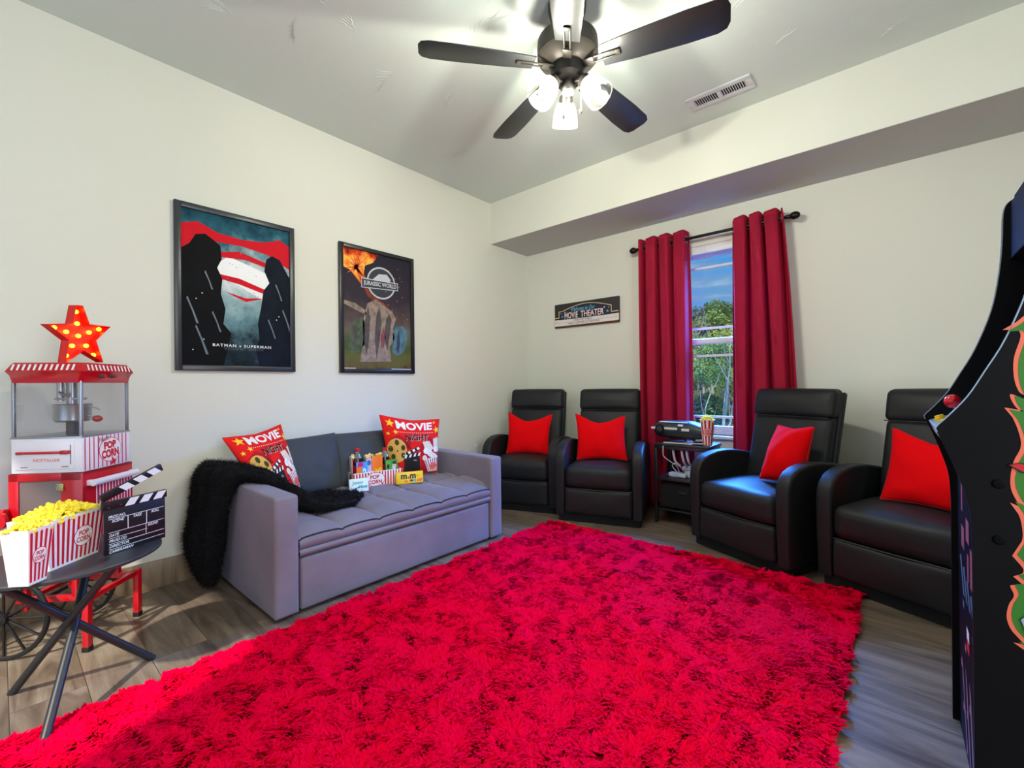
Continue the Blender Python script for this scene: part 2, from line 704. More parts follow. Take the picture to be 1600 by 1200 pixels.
# wall left open behind the camera, invented for the rear fill lamp
mb.box2((0, RY - 0.15, 0), (0.7, RY, RH), M_wall); mb.box2((1.9, RY - 0.15, 0), (RX, RY, RH), M_wall); mb.box2((0.7, RY - 0.15, 2.4), (1.9, RY, RH), M_wall)
struct(mb.build('wall_front'))
WX0, WX1, WZ0, WZ1 = 1.38, 2.26, 0.62, 2.10
mb = MB()
mb.box2((0, 0, 0), (WX0, 0.15, RH), M_wall); mb.box2((WX1, 0, 0), (RX, 0.15, RH), M_wall)
mb.box2((WX0, 0, 0), (WX1, 0.15, WZ0), M_wall); mb.box2((WX0, 0, WZ1), (WX1, 0.15, RH), M_wall)
struct(mb.build('wall_back'), 'cream wall with the window')
SD, SH = 0.55, 0.381
mb = MB(); mb.box2((0, -SD, RH - SH), (RX, 0, RH), M_wall)
mb.box2((0.0, -SD + 0.001, RH - SH - 0.002), (RX, -0.001, RH - SH + 0.002), M_soff)  # thin sheet on the underside, greyer than the face
struct(mb.build('wall_soffit'), 'cream boxed soffit along the top of the back wall')
M_bb = wood_floor('baseboard_wood', 'vert_y', (128, 108, 84), (74, 58, 44), (156, 134, 106), 0.5, 1.3)
mb = MB(); mb.box2((0, RY, 0), (0.014, 0, 0.141), M_bb, 0.003); struct(mb.build('baseboard_left'), 'brown wood-look baseboard')
mb = MB(); mb.box2((0, -0.014, 0), (RX, 0, 0.141), M_bb, 0.003); struct(mb.build('baseboard_back'), 'brown wood-look baseboard')
mb = MB(); mb.box2((RX - 0.014, -2.7, 0), (RX, 0, 0.141), M_bb, 0.003); struct(mb.build('baseboard_right'))

# window: white vinyl double hung with prairie grilles
win = bpy.data.objects.new('window_1', None); COL.objects.link(win); struct(win, 'white double hung window between the red curtains')
M_vinyl = mat('white_vinyl', (228, 230, 234), rough=0.35)
mb = MB()
t = 0.035
mb.box2((WX0, 0.04, WZ0), (WX0 + t, 0.14, WZ1), M_vinyl, 0.003); mb.box2((WX1 - t, 0.04, WZ0), (WX1, 0.14, WZ1), M_vinyl, 0.003)
mb.box2((WX0, 0.04, WZ0), (WX1, 0.14, WZ0 + 0.03), M_vinyl, 0.003); mb.box2((WX0, 0.04, WZ1 - 0.03), (WX1, 0.14, WZ1), M_vinyl, 0.003)
mb.build('window_frame', win)
for (nm, y, z0, z1, bars, rail) in (('upper_sash', 0.105, 1.335, WZ1 - 0.03, (1.946, 1.461), 0.045), ('lower_sash', 0.065, WZ0 + 0.03, 1.375, (1.239, 0.758), 0.04)):
    mb = MB()
    x0, x1 = WX0 + t, WX1 - t
    mb.box2((x0, y - 0.015, z0), (x0 + 0.04, y + 0.015, z1), M_vinyl, 0.003); mb.box2((x1 - 0.04, y - 0.015, z0), (x1, y + 0.015, z1), M_vinyl, 0.003)
    mb.box2((x0, y - 0.015, z0), (x1, y + 0.015, z0 + rail), M_vinyl, 0.003); mb.box2((x0, y - 0.015, z1 - rail), (x1, y + 0.015, z1), M_vinyl, 0.003)
    for b in bars:
        mb.box2((x0, y - 0.006, b - 0.009), (x1, y + 0.006, b + 0.009), M_vinyl)
    for xx in (x0 + 0.15, x1 - 0.15):
        mb.box2((xx - 0.009, y - 0.005, z0), (xx + 0.009, y + 0.005, z1), M_vinyl)
    s_ = mb.build(nm, win)
    g = bpy.data.materials.get('window_glass')
    if g is None:
        g = glass_mat('window_glass')
    mb = MB(); mb.box2((x0 + 0.03, y - 0.002, z0 + 0.03), (x1 - 0.03, y + 0.002, z1 - 0.03), g); mb.build('glass_pane', s_)
mb = MB(); mb.box2((WX0 - 0.03, -0.022, WZ0 - 0.025), (WX1 + 0.03, 0.05, WZ0), M_vinyl, 0.004); mb.build('window_sill', win)
mb = MB(); mb.box2((WX0 + 0.002, 0.0, 2.035), (WX1 - 0.002, 0.038, WZ1 - 0.001), M_vinyl, 0.006); mb.box2((1.775, -0.006, 2.04), (1.795, 0.01, WZ1 - 0.004), M_vinyl, 0.002)
mb.build('blind_headrail', win)

# ================================================================== OUTSIDE: wooded hillside
M_leafA = mat('leaf_light_green', (150, 165, 78), rough=0.7, var=0.25, vscale=1.5)
M_leafB = mat('leaf_dark_green', (80, 108, 50), rough=0.7, var=0.3, vscale=1.5)
M_leafC = mat('leaf_mid_green', (116, 140, 64), rough=0.7, var=0.3, vscale=1.5)
M_bark = mat('pale_bark', (150, 146, 136), rough=0.9, var=0.25, vscale=6)
M_hill = mat('hillside_grass', (62, 82, 40), rough=0.95, var=0.4, vscale=0.6)


def hill_z(x, y):
    return -2.4 + max(0, y - 6) * 0.105 + 0.0016 * max(0, y - 18) ** 2


mb = MB()
mb.grid(lambda u, v: (-50 + 90 * u, 1.5 + 68 * v, hill_z(0, 1.5 + 68 * v)), 30, 40, M_hill)
struct(mb.build('hillside_ground'), 'grassy wooded hillside outside the window')


def leaf_mesh(name, n, seed, material, leaf, squash=0.9):
    rng = np.random.default_rng(seed)
    # several lobes make the crown
    lobes = np.clip(rng.normal(size=(14, 3)), -1.3, 1.3) * np.array([0.36, 0.36, 0.40])
    c = lobes[rng.integers(0, 14, n)]
    d = rng.normal(size=(n, 3)); d /= np.linalg.norm(d, axis=1)[:, None]
    rad = 0.30 * (0.55 + 0.45 * rng.random((n, 1)))
    p = c + d * rad
    p[:, 2] *= squash
    a = rng.normal(size=(n, 3)); a /= np.linalg.norm(a, axis=1)[:, None]
    b = np.cross(a, d); b /= np.linalg.norm(b, axis=1)[:, None] + 1e-9
    s = leaf * (0.6 + 0.8 * rng.random((n, 1)))
    v = np.empty((n, 4, 3)); v[:, 0] = p - a * s; v[:, 1] = p - b * s * 0.6; v[:, 2] = p + a * s; v[:, 3] = p + b * s * 0.6
    me = bpy.data.meshes.new(name)
    me.vertices.add(4 * n); me.vertices.foreach_set('co', v.reshape(-1))
    me.loops.add(4 * n); me.loops.foreach_set('vertex_index', np.arange(4 * n, dtype=np.int32))
    me.polygons.add(n); me.polygons.foreach_set('loop_start', np.arange(0, 4 * n, 4, dtype=np.int32)); me.polygons.foreach_set('loop_total', np.full(n, 4, dtype=np.int32))
    me.materials.append(material)
    me.update(calc_edges=True)
    return me


def trunk_mesh(name, h, seed):
    random.seed(seed)
    mb = MB()
    def branch(p, d, l, r, depth):
        pts = [p]; q = p.copy(); dd = d.copy()
        for k in range(5):
            dd = (dd + Vector((random.uniform(-.16, .16), random.uniform(-.16, .16), 0.05))).normalized()
            q = q + dd * l / 5
            pts.append(q.copy())
        mb.tube(pts, [r * (1 - 0.14 * i) for i in range(6)], M_bark, n=7)
        if depth < 2:
            for k in range(4):
                t = pts[2 + k % 4]
                a = random.uniform(0, 6.28)
                branch(t, (dd * 0.8 + Vector((cos(a), sin(a), 0.35)) * 0.7).normalized(), l * 0.5, r * 0.42, depth + 1)
    branch(Vector((0, 0, 0)), Vector((0, 0, 1)), h, 0.12, 0)
    me = mb.build(name).data
    for o in [o for o in bpy.data.objects if o.data == me]:
        bpy.data.objects.remove(o)
    return me


CR = [leaf_mesh('crown_a', 9000, 1, M_leafA, 0.026), leaf_mesh('crown_b', 9000, 2, M_leafB, 0.026), leaf_mesh('crown_c', 9000, 3, M_leafC, 0.026)]
TR = [trunk_mesh('trunk_a', 5.2, 4), trunk_mesh('trunk_b', 5.6, 9)]


def tree(x, y, h, w, kind, tr, label, group, lo=0.45, bare=False):
    z = hill_z(x, y)
    t_ = thing('tree', label, 'tree', (x, y, z), random.uniform(0, 6), group)
    o = bpy.data.objects.new('trunk', TR[tr]); COL.objects.link(o); o.parent = t_; k = h / (9.0 if not bare else 7.2); o.scale = (k, k, k)
    c = bpy.data.objects.new('crown', CR[kind]); COL.objects.link(c); c.parent = t_
    c.location = (0, 0, h * (0.62 if not bare else 0.9)); c.scale = (w * 0.62, w * 0.62, h * (0.36 if not bare else 0.2))
    return t_


random.seed(11)
def rx(px_dir, y):   # lateral position on the sight line that passes the window at x = px_dir
    return 2.91 + (px_dir - 2.91) * (y + 3.62) / 3.62
def row(y0, dirs0, n, step, h, w, kinds, label, group, bare=False, dy=0.6):
    for i in range(n):
        y = y0 + (i % 2) * dy
        tree(rx(dirs0, y) + (i - (n - 1) / 2) * step, y, h + random.uniform(-0.2, 0.3), w, kinds[i % len(kinds)], i % 2, label, group, bare=bare)


g1 = 'trees close outside the window'
row(7.6, 1.72, 3, 2.5, 3.1, 2.3, (1, 1), 'dark green bushy tree low on the hillside, nearest the window', g1)
row(10.0, 1.86, 4, 2.7, 4.0, 2.6, (1, 2), 'dark green bushy tree low on the hillside, behind the nearest ones', g1)
tree(rx(1.80, 6.6), 6.6, 4.2, 1.3, 2, 1, 'slim pale-barked tree standing in front of the woods outside the window', g1, bare=True)
tree(rx(1.68, 8.9), 8.9, 4.4, 1.3, 2, 0, 'thin leaning pale trunk tree behind the front pale-barked tree outside the window', g1, bare=True)
row(13.4, 1.80, 4, 3.1, 5.2, 3.0, (2, 0), 'mid green leafy tree halfway up the hillside', 'trees halfway up the hillside')
row(17.6, 1.86, 5, 3.5, 5.9, 3.4, (0, 2), 'pale green leafy tree in the upper part of the hillside', 'trees in the upper part of the hillside')
row(22.5, 1.76, 5, 4.2, 6.3, 4.2, (0, 0, 2), 'pale green leafy tree high on the hillside, below the skyline', 'trees high on the hillside')
row(29.0, 1.82, 5, 5.2, 7.2, 5.2, (1, 0), 'rounded tree crown on the skyline of the hill', 'trees on the skyline')
# ================================================================== RECLINERS
M_leather = mat('black_leather', (27, 29, 31), rough=0.52, spec=0.30, bump=0.16, bscale=120, bdist=0.002, var=0.08, vscale=5)
M_leather_d = mat('black_fabric_base', (14, 14, 15), rough=0.9)
M_seam = mat('black_piping', (14, 15, 16), rough=0.5)


def wrinkle(o, amp, sc, seed=0.0):
    n = mnoise.noise(Vector((o[0] * sc + seed, o[1] * sc * 0.6, o[2] * sc)))
    return n * amp


def make_recliner():
    root = thing('recliner', 'x', 'recliner')
    hw, aw = 0.321, 0.075
    # side profile of an armrest (y, z)
    prof = [(0.012, 0.055), (0.0, 0.30), (0.0, 0.44), (0.008, 0.485), (0.03, 0.525), (0.065, 0.553), (0.115, 0.572), (0.19, 0.586), (0.28, 0.588), (0.38, 0.580), (0.50, 0.560), (0.62, 0.535), (0.64, 0.50), (0.64, 0.055)]
    for s in (-1, 1):
        mb = MB()
        a, b = (-hw, -hw + aw) if s < 0 else (hw - aw, hw)
        mb.prism(prof, 'x', a, b, M_leather, bevel=0.016, seg=4)
        mb.build('armrest', root, sharp=60)
    mb = MB()
    mb.soft((0, 0.245, 0.335), (0.49, 0.50, 0.165), 0.045, M_leather, puff=(0, 0.012, 0.022), n=12, fn=lambda o: (o[0], o[1], o[2] + wrinkle(o, 0.004, 9)))
    mb.build('seat_cushion', root)
    mb = MB()
    mb.soft((0, 0.035, 0.158), (0.488, 0.075, 0.19), 0.022, M_leather, puff=(0, 0.012, 0), n=10, fn=lambda o: (o[0], o[1] + wrinkle(o, 0.003, 10, 5), o[2]))
    mb.tube([(-0.24, 0.008, 0.252), (0, -0.002, 0.253), (0.24, 0.008, 0.252)], 0.004, M_seam, n=6)
    mb.build('footrest', root)
    mb = MB()
    mb.box2((-0.30, 0.03, 0.0), (0.30, 0.61, 0.075), M_leather_d, 0.01)
    mb.box2((-0.245, 0.06, 0.07), (0.245, 0.60, 0.26), M_leather_d)
    mb.build('base', root)

    def lean(o):      # o in an upright frame: y = depth behind the front face, z = height
        return (o[0], o[1] + 0.425 + (o[2] - 0.38) * 0.262, o[2])
    mb = MB()
    mb.soft((0, 0.035, 0.595), (0.49, 0.085, 0.45), 0.035, M_leather, puff=(0, 0.02, 0), n=12, fn=lambda o: lean((o[0], o[1] + wrinkle(o, 0.005, 8, 2), o[2])))
    mb.build('backrest', root)
    mb = MB()
    mb.soft((0, 0.028, 0.895), (0.50, 0.105, 0.172), 0.032, M_leather, puff=(0, 0.02, 0.004), n=12, fn=lambda o: lean((o[0], o[1] + wrinkle(o, 0.004, 10, 7), o[2])))
    mb.tube([lean((x, -0.024, 0.812)) for x in (-0.24, -0.1, 0.1, 0.24)], 0.003, M_seam, n=6)
    mb.build('headrest', root)
    mb = MB()
    mb.soft((0, 0.092, 0.665), (0.507, 0.05, 0.59), 0.018, M_leather, n=6, fn=lean)
    mb.build('back_shell', root)
    return root


CH = [(0.578, -0.870, 21.07), (1.243, -0.769, 19.07), (2.177, -0.837, -23.02), (2.874, -1.008, -21.95)]
LAB = ['black leather recliner nearest the sofa, in the corner of the room', 'black leather recliner just left of the small window table',
       'black leather recliner just right of the window, lit blue on its seat', 'black leather recliner partly hidden behind the arcade machine']
rec0 = make_recliner()
for i, (x, y, t) in enumerate(CH):
    r_ = rec0 if i == 0 else copy_tree(rec0)
    r_.location = (x, y, 0); r_.rotation_euler = (0, 0, radians(t))
    tag(r_, LAB[i], 'recliner', 'black recliners along the back wall')


# ================================================================== PILLOWS
def pillow_surface(c, thick, bow=0.05, dent=0.0, wr=0.004, seed=0.0, sharp=0.55):
    """c = corners TL, TR, BR, BL seen from the front. returns fn(u,v,side,h); u right, v up, 0..1"""
    TL, TR, BR, BL = [Vector(p) for p in c]
    n = ((TR - TL) + (BR - BL)).cross((TL - BL) + (TR - BR)).normalized()
    cen = (TL + TR + BR + BL) / 4

    def fn(u, v, side=1, h=0.0):
        a, b = 2 * u - 1, 2 * v - 1
        # edges bow inwards, corners stay out as points
        uu = 0.5 + 0.5 * a * (1 - bow * (1 - b * b))
        vv = 0.5 + 0.5 * b * (1 - bow * (1 - a * a))
        if dent:
            vv -= dent * max(0, 1 - abs(a) / 0.9) * max(0, b) ** 4
        p = BL * (1 - uu) * (1 - vv) + BR * uu * (1 - vv) + TR * uu * vv + TL * (1 - uu) * vv
        e = max(0, 1 - a * a) * max(0, 1 - b * b)
        t = thick * (e ** sharp)
        w = mnoise.noise(Vector((u * 4.5 + seed, v * 4.5, seed))) * wr * min(1, e * 3)
        w += mnoise.noise(Vector((u * 11 + seed, v * 11, seed + 3))) * wr * 0.35 * min(1, e * 3)
        return p + n * side * (t + h + w)
    return fn


def pillow(mb, fn, material, N=26, back=None):
    g = lambda t: 0.5 - 0.5 * cos(pi * t)
    mb.grid(lambda u, v: fn(g(u), g(v), 1), N, N, material)
    mb.grid(lambda u, v: fn(g(u), g(v), -1), N, N, back or material, flip=True)


M_red = mat('red_cushion_fabric', (228, 2, 12), rough=0.85, spec=0.10, sheen=0.12, sheen_tint=(255, 30, 80), bump=0.1, bscale=300, bdist=0.001)
M_pipe = mat('red_piping', (170, 10, 25), rough=0.7)
# corners in the chair's own frame (x across, y back, z up)
CU = [([(-0.216, 0.372, 0.775), (0.196, 0.366, 0.765), (0.189, 0.250, 0.435), (-0.192, 0.245, 0.430)], 'red square cushion on the recliner nearest the sofa', 0.22),
      ([(-0.246, 0.372, 0.783), (0.156, 0.367, 0.772), (0.187, 0.245, 0.440), (-0.206, 0.240, 0.430)], 'red square cushion with a pink sheen on the recliner left of the window table', 0.20),
      ([(0.010, 0.330, 0.770), (0.268, 0.345, 0.775), (0.262, 0.090, 0.440), (-0.090, 0.262, 0.437)], 'plump red cushion propped askew on the recliner right of the window', 0.06),
      ([(-0.145, 0.376, 0.785), (0.215, 0.372, 0.752), (0.225, 0.235, 0.430), (-0.145, 0.243, 0.437)], 'red cushion behind the arcade machine, on the far right recliner', 0.12)]
CU[2] = ([(0.044, 0.345, 0.767), (0.253, 0.345, 0.772), (0.245, 0.245, 0.462), (0.005, 0.225, 0.452)], CU[2][1], 0.05)
for i, (c, lab, dent) in enumerate(CU):
    x, y, t = CH[i]
    R = Matrix.Translation((x, y, 0)) @ Matrix.Rotation(radians(t), 4, 'Z')
    fn = pillow_surface(c, 0.060 if i != 2 else 0.088, bow=0.085 if i != 2 else 0.02, dent=dent, seed=i * 7.3, wr=0.009)
    mb = MB()
    pillow(mb, fn, M_red)
    edge = [fn(k / 14, 0) for k in range(14)] + [fn(1, k / 14) for k in range(14)] + [fn(1 - k / 14, 1) for k in range(14)] + [fn(0, 1 - k / 14) for k in range(14)]
    mb.tube(edge, 0.003, M_pipe, n=6, closed=True)
    root = Vector(c[3])
    o = mb.build('throw_cushion')
    o.matrix_world = R
    tag(o, lab, 'cushion', 'red cushions on the recliners')

# ================================================================== SOFA
M_vel = mat('grey_velvet', (122, 116, 128), rough=0.75, spec=0.3, sheen=0.35, sheen_tint=(190, 190, 215), var=0.17, vscale=3.6, bump=0.05, bscale=260, bdist=0.001)
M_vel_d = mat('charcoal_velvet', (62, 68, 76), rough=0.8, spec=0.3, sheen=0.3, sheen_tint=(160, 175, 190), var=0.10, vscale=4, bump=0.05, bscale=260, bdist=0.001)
M_gap = mat('dark_piping', (26, 26, 32), rough=0.8)
SY0, SY1 = -2.84, -1.385      # left and right ends
SX = 0.87
AW = 0.105
AH = 0.545
sofa = thing('sofa', 'grey velvet sleeper sofa with tufted seat against the poster wall', 'sofa', (0.45, (SY0 + SY1) / 2, 0))
T0 = Matrix.Translation((-0.45, -(SY0 + SY1) / 2, 0))


def spart(mb, name, parent=None):
    o = mb.build(name, parent or sofa)
    if parent is None:
        o.data.transform(T0)
    return o


for (a, b) in ((SY0, SY0 + AW), (SY1 - AW, SY1)):
    mb = MB()
    mb.soft((SX / 2 + 0.015, (a + b) / 2, AH / 2 + 0.008), (SX - 0.03, AW, AH - 0.016), 0.014, M_vel, puff=(0.004, 0.004, 0.004), n=10, fn=lambda o: (o[0], o[1] + wrinkle(o, 0.003, 6), o[2]))
    for yy in (a + 0.006, b - 0.006):
        mb.tube([(SX - 0.006, yy, 0.02), (SX - 0.006, yy, AH - 0.012), (SX - 0.02, yy, AH - 0.004), (0.05, yy, AH - 0.004)], 0.0035, M_vel, n=6)
    mb.box2((0.06, a + 0.02, 0), (0.10, b - 0.02, 0.02), M_gap); mb.box2((SX - 0.08, a + 0.02, 0), (SX - 0.04, b - 0.02, 0.02), M_gap)
    spart(mb, 'armrest')
ya, yb = SY0 + AW + 0.004, SY1 - AW - 0.004
mb = MB()
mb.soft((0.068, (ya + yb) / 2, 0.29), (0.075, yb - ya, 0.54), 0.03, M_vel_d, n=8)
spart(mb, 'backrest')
mb = MB()
mb.soft((SX - 0.035, (ya + yb) / 2 - 0.0, 0.135), (0.05, yb - ya - 0.012, 0.235), 0.012, M_vel, puff=(0.006, 0, 0), n=10, fn=lambda o: (o[0] + wrinkle(o, 0.004, 5, 3), o[1], o[2]))
mb.box2((0.20, ya, 0.02), (SX - 0.05, yb, 0.245), M_gap)
spart(mb, 'drawer_front')


def seat_z(x, y):
    # quilted top: channels run front to back, one cross seam
    n = 6
    t = (y - ya) / (yb - ya) * n
    bend = 0.28 * sin(max(0, min(1, (x - 0.35) / 0.5)) * pi)      # channels bow a little
    t = t + bend
    ch = abs(sin(pi * t)) ** 0.36
    cs = abs(sin(pi * max(0.0, min(1.0, (x - 0.02) / (0.56 - 0.02))))) ** 0.35 if x < 0.56 else abs(sin(pi * 0.5 * (1 - max(0.0, (x - 0.56)) / (SX - 0.56)) + 0)) ** 0.35 if False else (min(1.0, abs(x - 0.56) / 0.07)) ** 0.5
    crown = 0.030 * sin(pi * max(0, min(1, (x - 0.1) / (SX - 0.1)))) ** 0.6
    f = max(0.0, (x - (SX - 0.09)) / 0.08)
    return 0.343 + crown + 0.034 * min(ch, cs) * (1 - 0.65 * min(1, f)) - 0.010 * min(1, f) ** 2


mb = MB()
mb.grid(lambda u, v: (0.17 + (SX - 0.012 - 0.17) * u, ya + (yb - ya) * v, seat_z(0.17 + (SX - 0.012 - 0.17) * u, ya + (yb - ya) * v) - 0.004 * (max(0, u - 0.965) / 0.035) ** 2), 56, 150, M_vel, flip=False)
# front border of the seat
ez = lambda v: seat_z(SX - 0.012, ya + (yb - ya) * v) - 0.004
mb.grid(lambda u, v: (SX - 0.012 + 0.010 * sin(pi * u), ya + (yb - ya) * v, ez(v) * (1 - u) + 0.295 * u), 6, 120, M_vel, flip=False)
mb.grid(lambda u, v: (SX - 0.012 + 0.012 * sin(pi * u), ya + (yb - ya) * v, 0.295 - 0.034 * u), 6, 60, M_vel, flip=False)
mb.tube([(SX - 0.009, ya + (yb - ya) * k / 90, ez(k / 90) + 0.001) for k in range(91)], 0.0035, M_gap, n=6)
mb.tube([(SX - 0.010, ya + (yb - ya) * k / 30, 0.294) for k in range(31)], 0.0025, M_vel_d, n=6)
mb.box2((0.17, ya, 0.262), (SX - 0.014, yb, 0.27), M_gap)
mb.box2((0.17, ya + 0.002, 0.27), (SX - 0.03, ya + 0.01, 0.34), M_vel); mb.box2((0.17, yb - 0.01, 0.27), (SX - 0.03, yb - 0.002, 0.34), M_vel)
spart(mb, 'seat_cushion')


def world_part(mb, name, label, cat, group=None):
    """top-level single mesh whose origin sits under it"""
    o = mb.build(name)
    xs = [v.co.x for v in o.data.vertices]; ys = [v.co.y for v in o.data.vertices]; zs = [v.co.z for v in o.data.vertices]
    c = Vector(((min(xs) + max(xs)) / 2, (min(ys) + max(ys)) / 2, min(zs)))
    o.data.transform(Matrix.Translation(-c))
    o.location = c
    return tag(o, label, cat, group)


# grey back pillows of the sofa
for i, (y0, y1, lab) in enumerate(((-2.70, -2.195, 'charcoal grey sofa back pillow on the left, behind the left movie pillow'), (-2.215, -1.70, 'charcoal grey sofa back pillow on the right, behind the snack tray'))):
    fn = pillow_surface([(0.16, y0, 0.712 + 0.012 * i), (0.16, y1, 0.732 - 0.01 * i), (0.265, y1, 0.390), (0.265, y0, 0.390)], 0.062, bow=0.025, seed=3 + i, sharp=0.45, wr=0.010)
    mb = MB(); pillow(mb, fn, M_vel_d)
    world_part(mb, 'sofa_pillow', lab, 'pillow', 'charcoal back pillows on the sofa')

# ------------------------------------------------------------------ movie pillows
P_red = mat('print_red', (226, 28, 26), rough=0.8, spec=0.2, bump=0.06, bscale=300, bdist=0.001)
P_dred = mat('print_dark_red', (140, 16, 20), rough=0.8, spec=0.2)
P_yel = mat('print_yellow', (250, 205, 60), rough=0.8, spec=0.2)
P_gold = mat('print_gold', (216, 172, 84), rough=0.8, spec=0.2)
P_brown = mat('print_olive_brown', (70, 62, 40), rough=0.8, spec=0.2)
P_white = mat('print_white', (238, 236, 232), rough=0.8, spec=0.2)
P_cream = mat('print_cream', (226, 214, 190), rough=0.8, spec=0.2)
P_blk = mat('print_black', (38, 34, 34), rough=0.8, spec=0.2)
P_mar = mat('print_maroon', (178, 20, 36), rough=0.8, spec=0.2)
P_sal = mat('print_salmon', (226, 110, 96), rough=0.8, spec=0.2)
P_back = mat('pillow_back_red', (190, 26, 28), rough=0.8, spec=0.2)


def movie_art(mb, fn):
    A = Art(mb, lambda u, v, h: fn(u, v, 1, h), maxlen=0.07, step=0.0007, base=0.0012)
    # ray shadows
    A.poly([(0.20, 0.56), (0.34, 0.60), (0.42, 0.44), (0.30, 0.44)], P_dred)
    A.poly([(0.05, 0.60), (0.22, 0.68), (0.40, 0.58), (0.43, 0.50), (0.22, 0.60)], P_mar)
    A.poly([(0.60, 0.50), (0.78, 0.66), (0.98, 0.52), (0.98, 0.02), (0.62, 0.02)], P_mar)
    A.up()
    # stars
    A.star(0.12, 0.88, 0.075, P_yel, 0.2); A.star(0.18, 0.73, 0.045, P_yel, -0.2); A.star(0.06, 0.70, 0.035, P_yel, 0.3)
    A.star(0.93, 0.79, 0.070, P_yel, -0.3); A.star(0.88, 0.93, 0.03, P_yel); A.star(0.94, 0.63, 0.04, P_yel, 0.2)
    # words
    A.text('MOVIE', 0.21, 0.79, 0.84, 0.94, P_white, bold=0.035, arc=-0.02)
    for k in range(20):
        A.oval(0.20 + 0.65 * k / 19, 0.735 - 0.012 * sin(pi * k / 19), 0.009, 0.008, P_cream, n=6)
    A.text('NIGHT', 0.335, 0.575, 0.765, 0.685, P_cream, bold=0.03)
    A.up()
    A.text('NIGHT', 0.33, 0.58, 0.755, 0.69, P_blk, bold=0.03)
    # film reel
    A.oval(0.17, 0.42, 0.165, 0.20, P_gold, n=30)
    # clapper board
    A.poly([(0.28, 0.05), (0.60, 0.05), (0.57, 0.33), (0.27, 0.30)], P_blk)
    A.poly([(0.27, 0.33), (0.57, 0.38), (0.575, 0.31), (0.275, 0.27)], P_blk)
    A.poly([(0.24, 0.35), (0.56, 0.48), (0.565, 0.41), (0.25, 0.29)], P_blk)
    # popcorn bag
    A.poly([(0.64, 0.56), (0.78, 0.58), (0.88, 0.44), (0.72, 0.34)], P_cream)
    A.poly([(0.86, 0.62), (0.97, 0.64), (0.98, 0.38), (0.88, 0.38)], P_cream)
    A.poly([(0.66, 0.24), (0.98, 0.30), (0.98, 0.04), (0.77, 0.02)], P_white)
    A.up()
    for (x, y) in ((0.17, 0.55), (0.27, 0.46), (0.265, 0.33), (0.06, 0.45), (0.09, 0.32)):
        A.oval(x, y, 0.037, 0.047, P_brown, n=16)
    A.oval(0.165, 0.41, 0.014, 0.016, P_brown, n=10)
    for k in range(4):
        x = 0.26 + 0.085 * k
        y = 0.315 + 0.034 * k
        A.poly([(x, y + 0.035), (x + 0.045, y + 0.055), (x + 0.062, y + 0.015), (x + 0.02, y - 0.002)], P_white)
        A.poly([(x + 0.02, 0.275 + 0.012 * k), (x + 0.06, 0.28 + 0.012 * k), (x + 0.08, 0.335 + 0.012 * k), (x + 0.045, 0.33 + 0.012 * k)], P_white)
    A.text('ROLL', 0.46, 0.225, 0.52, 0.245, P_white)
    for k in range(14):
        A.oval(0.68 + 0.30 * ((k * 0.37) % 1), 0.27 + 0.17 * ((k * 0.61) % 1), 0.05, 0.05, P_white if k % 2 else P_cream, n=9)
    for k in range(6):
        x = 0.665 + 0.055 * k
        A.poly([(x + 0.008, 0.235 + 0.008 * k), (x + 0.03, 0.24 + 0.008 * k), (0.785 + 0.036 * k + 0.012, 0.03), (0.785 + 0.036 * k, 0.03)], P_mar)
    A.up()
    A.oval(0.87, 0.125, 0.085, 0.062, P_sal, n=20, rot=0.25)
    A.text('POPCORN', 0.805, 0.105, 0.935, 0.145, P_mar, rot=0.25)


MP = [([(0.250, -2.857, 0.768), (0.105, -2.505, 0.806), (0.360, -2.500, 0.440), (0.440, -2.700, 0.425)], 'red movie night pillow at the left end of the sofa, half under the black blanket'),
      ([(0.270, -1.942, 0.837), (0.370, -1.502, 0.783), (0.435, -1.580, 0.412), (0.320, -1.900, 0.415)], 'red movie night pillow at the right end of the sofa, beside the armrest')]
for i, (c, lab) in enumerate(MP):
    fn = pillow_surface(c, 0.058, bow=0.05, dent=0.035, seed=11 + i * 5, wr=0.006, sharp=0.5)
    mb = MB(); pillow(mb, fn, P_red, back=P_back); movie_art(mb, fn)
    world_part(mb, 'movie_pillow', lab, 'pillow', 'movie night pillows on the sofa')

# ================================================================== BLACK FUR BLANKET
M_fur = mat('black_faux_fur', (13, 13, 15), rough=0.85, spec=0.25, sheen=0.35, sheen_tint=(70, 70, 80), bump=0.9, bscale=70, bdist=0.01, bdetail=6)


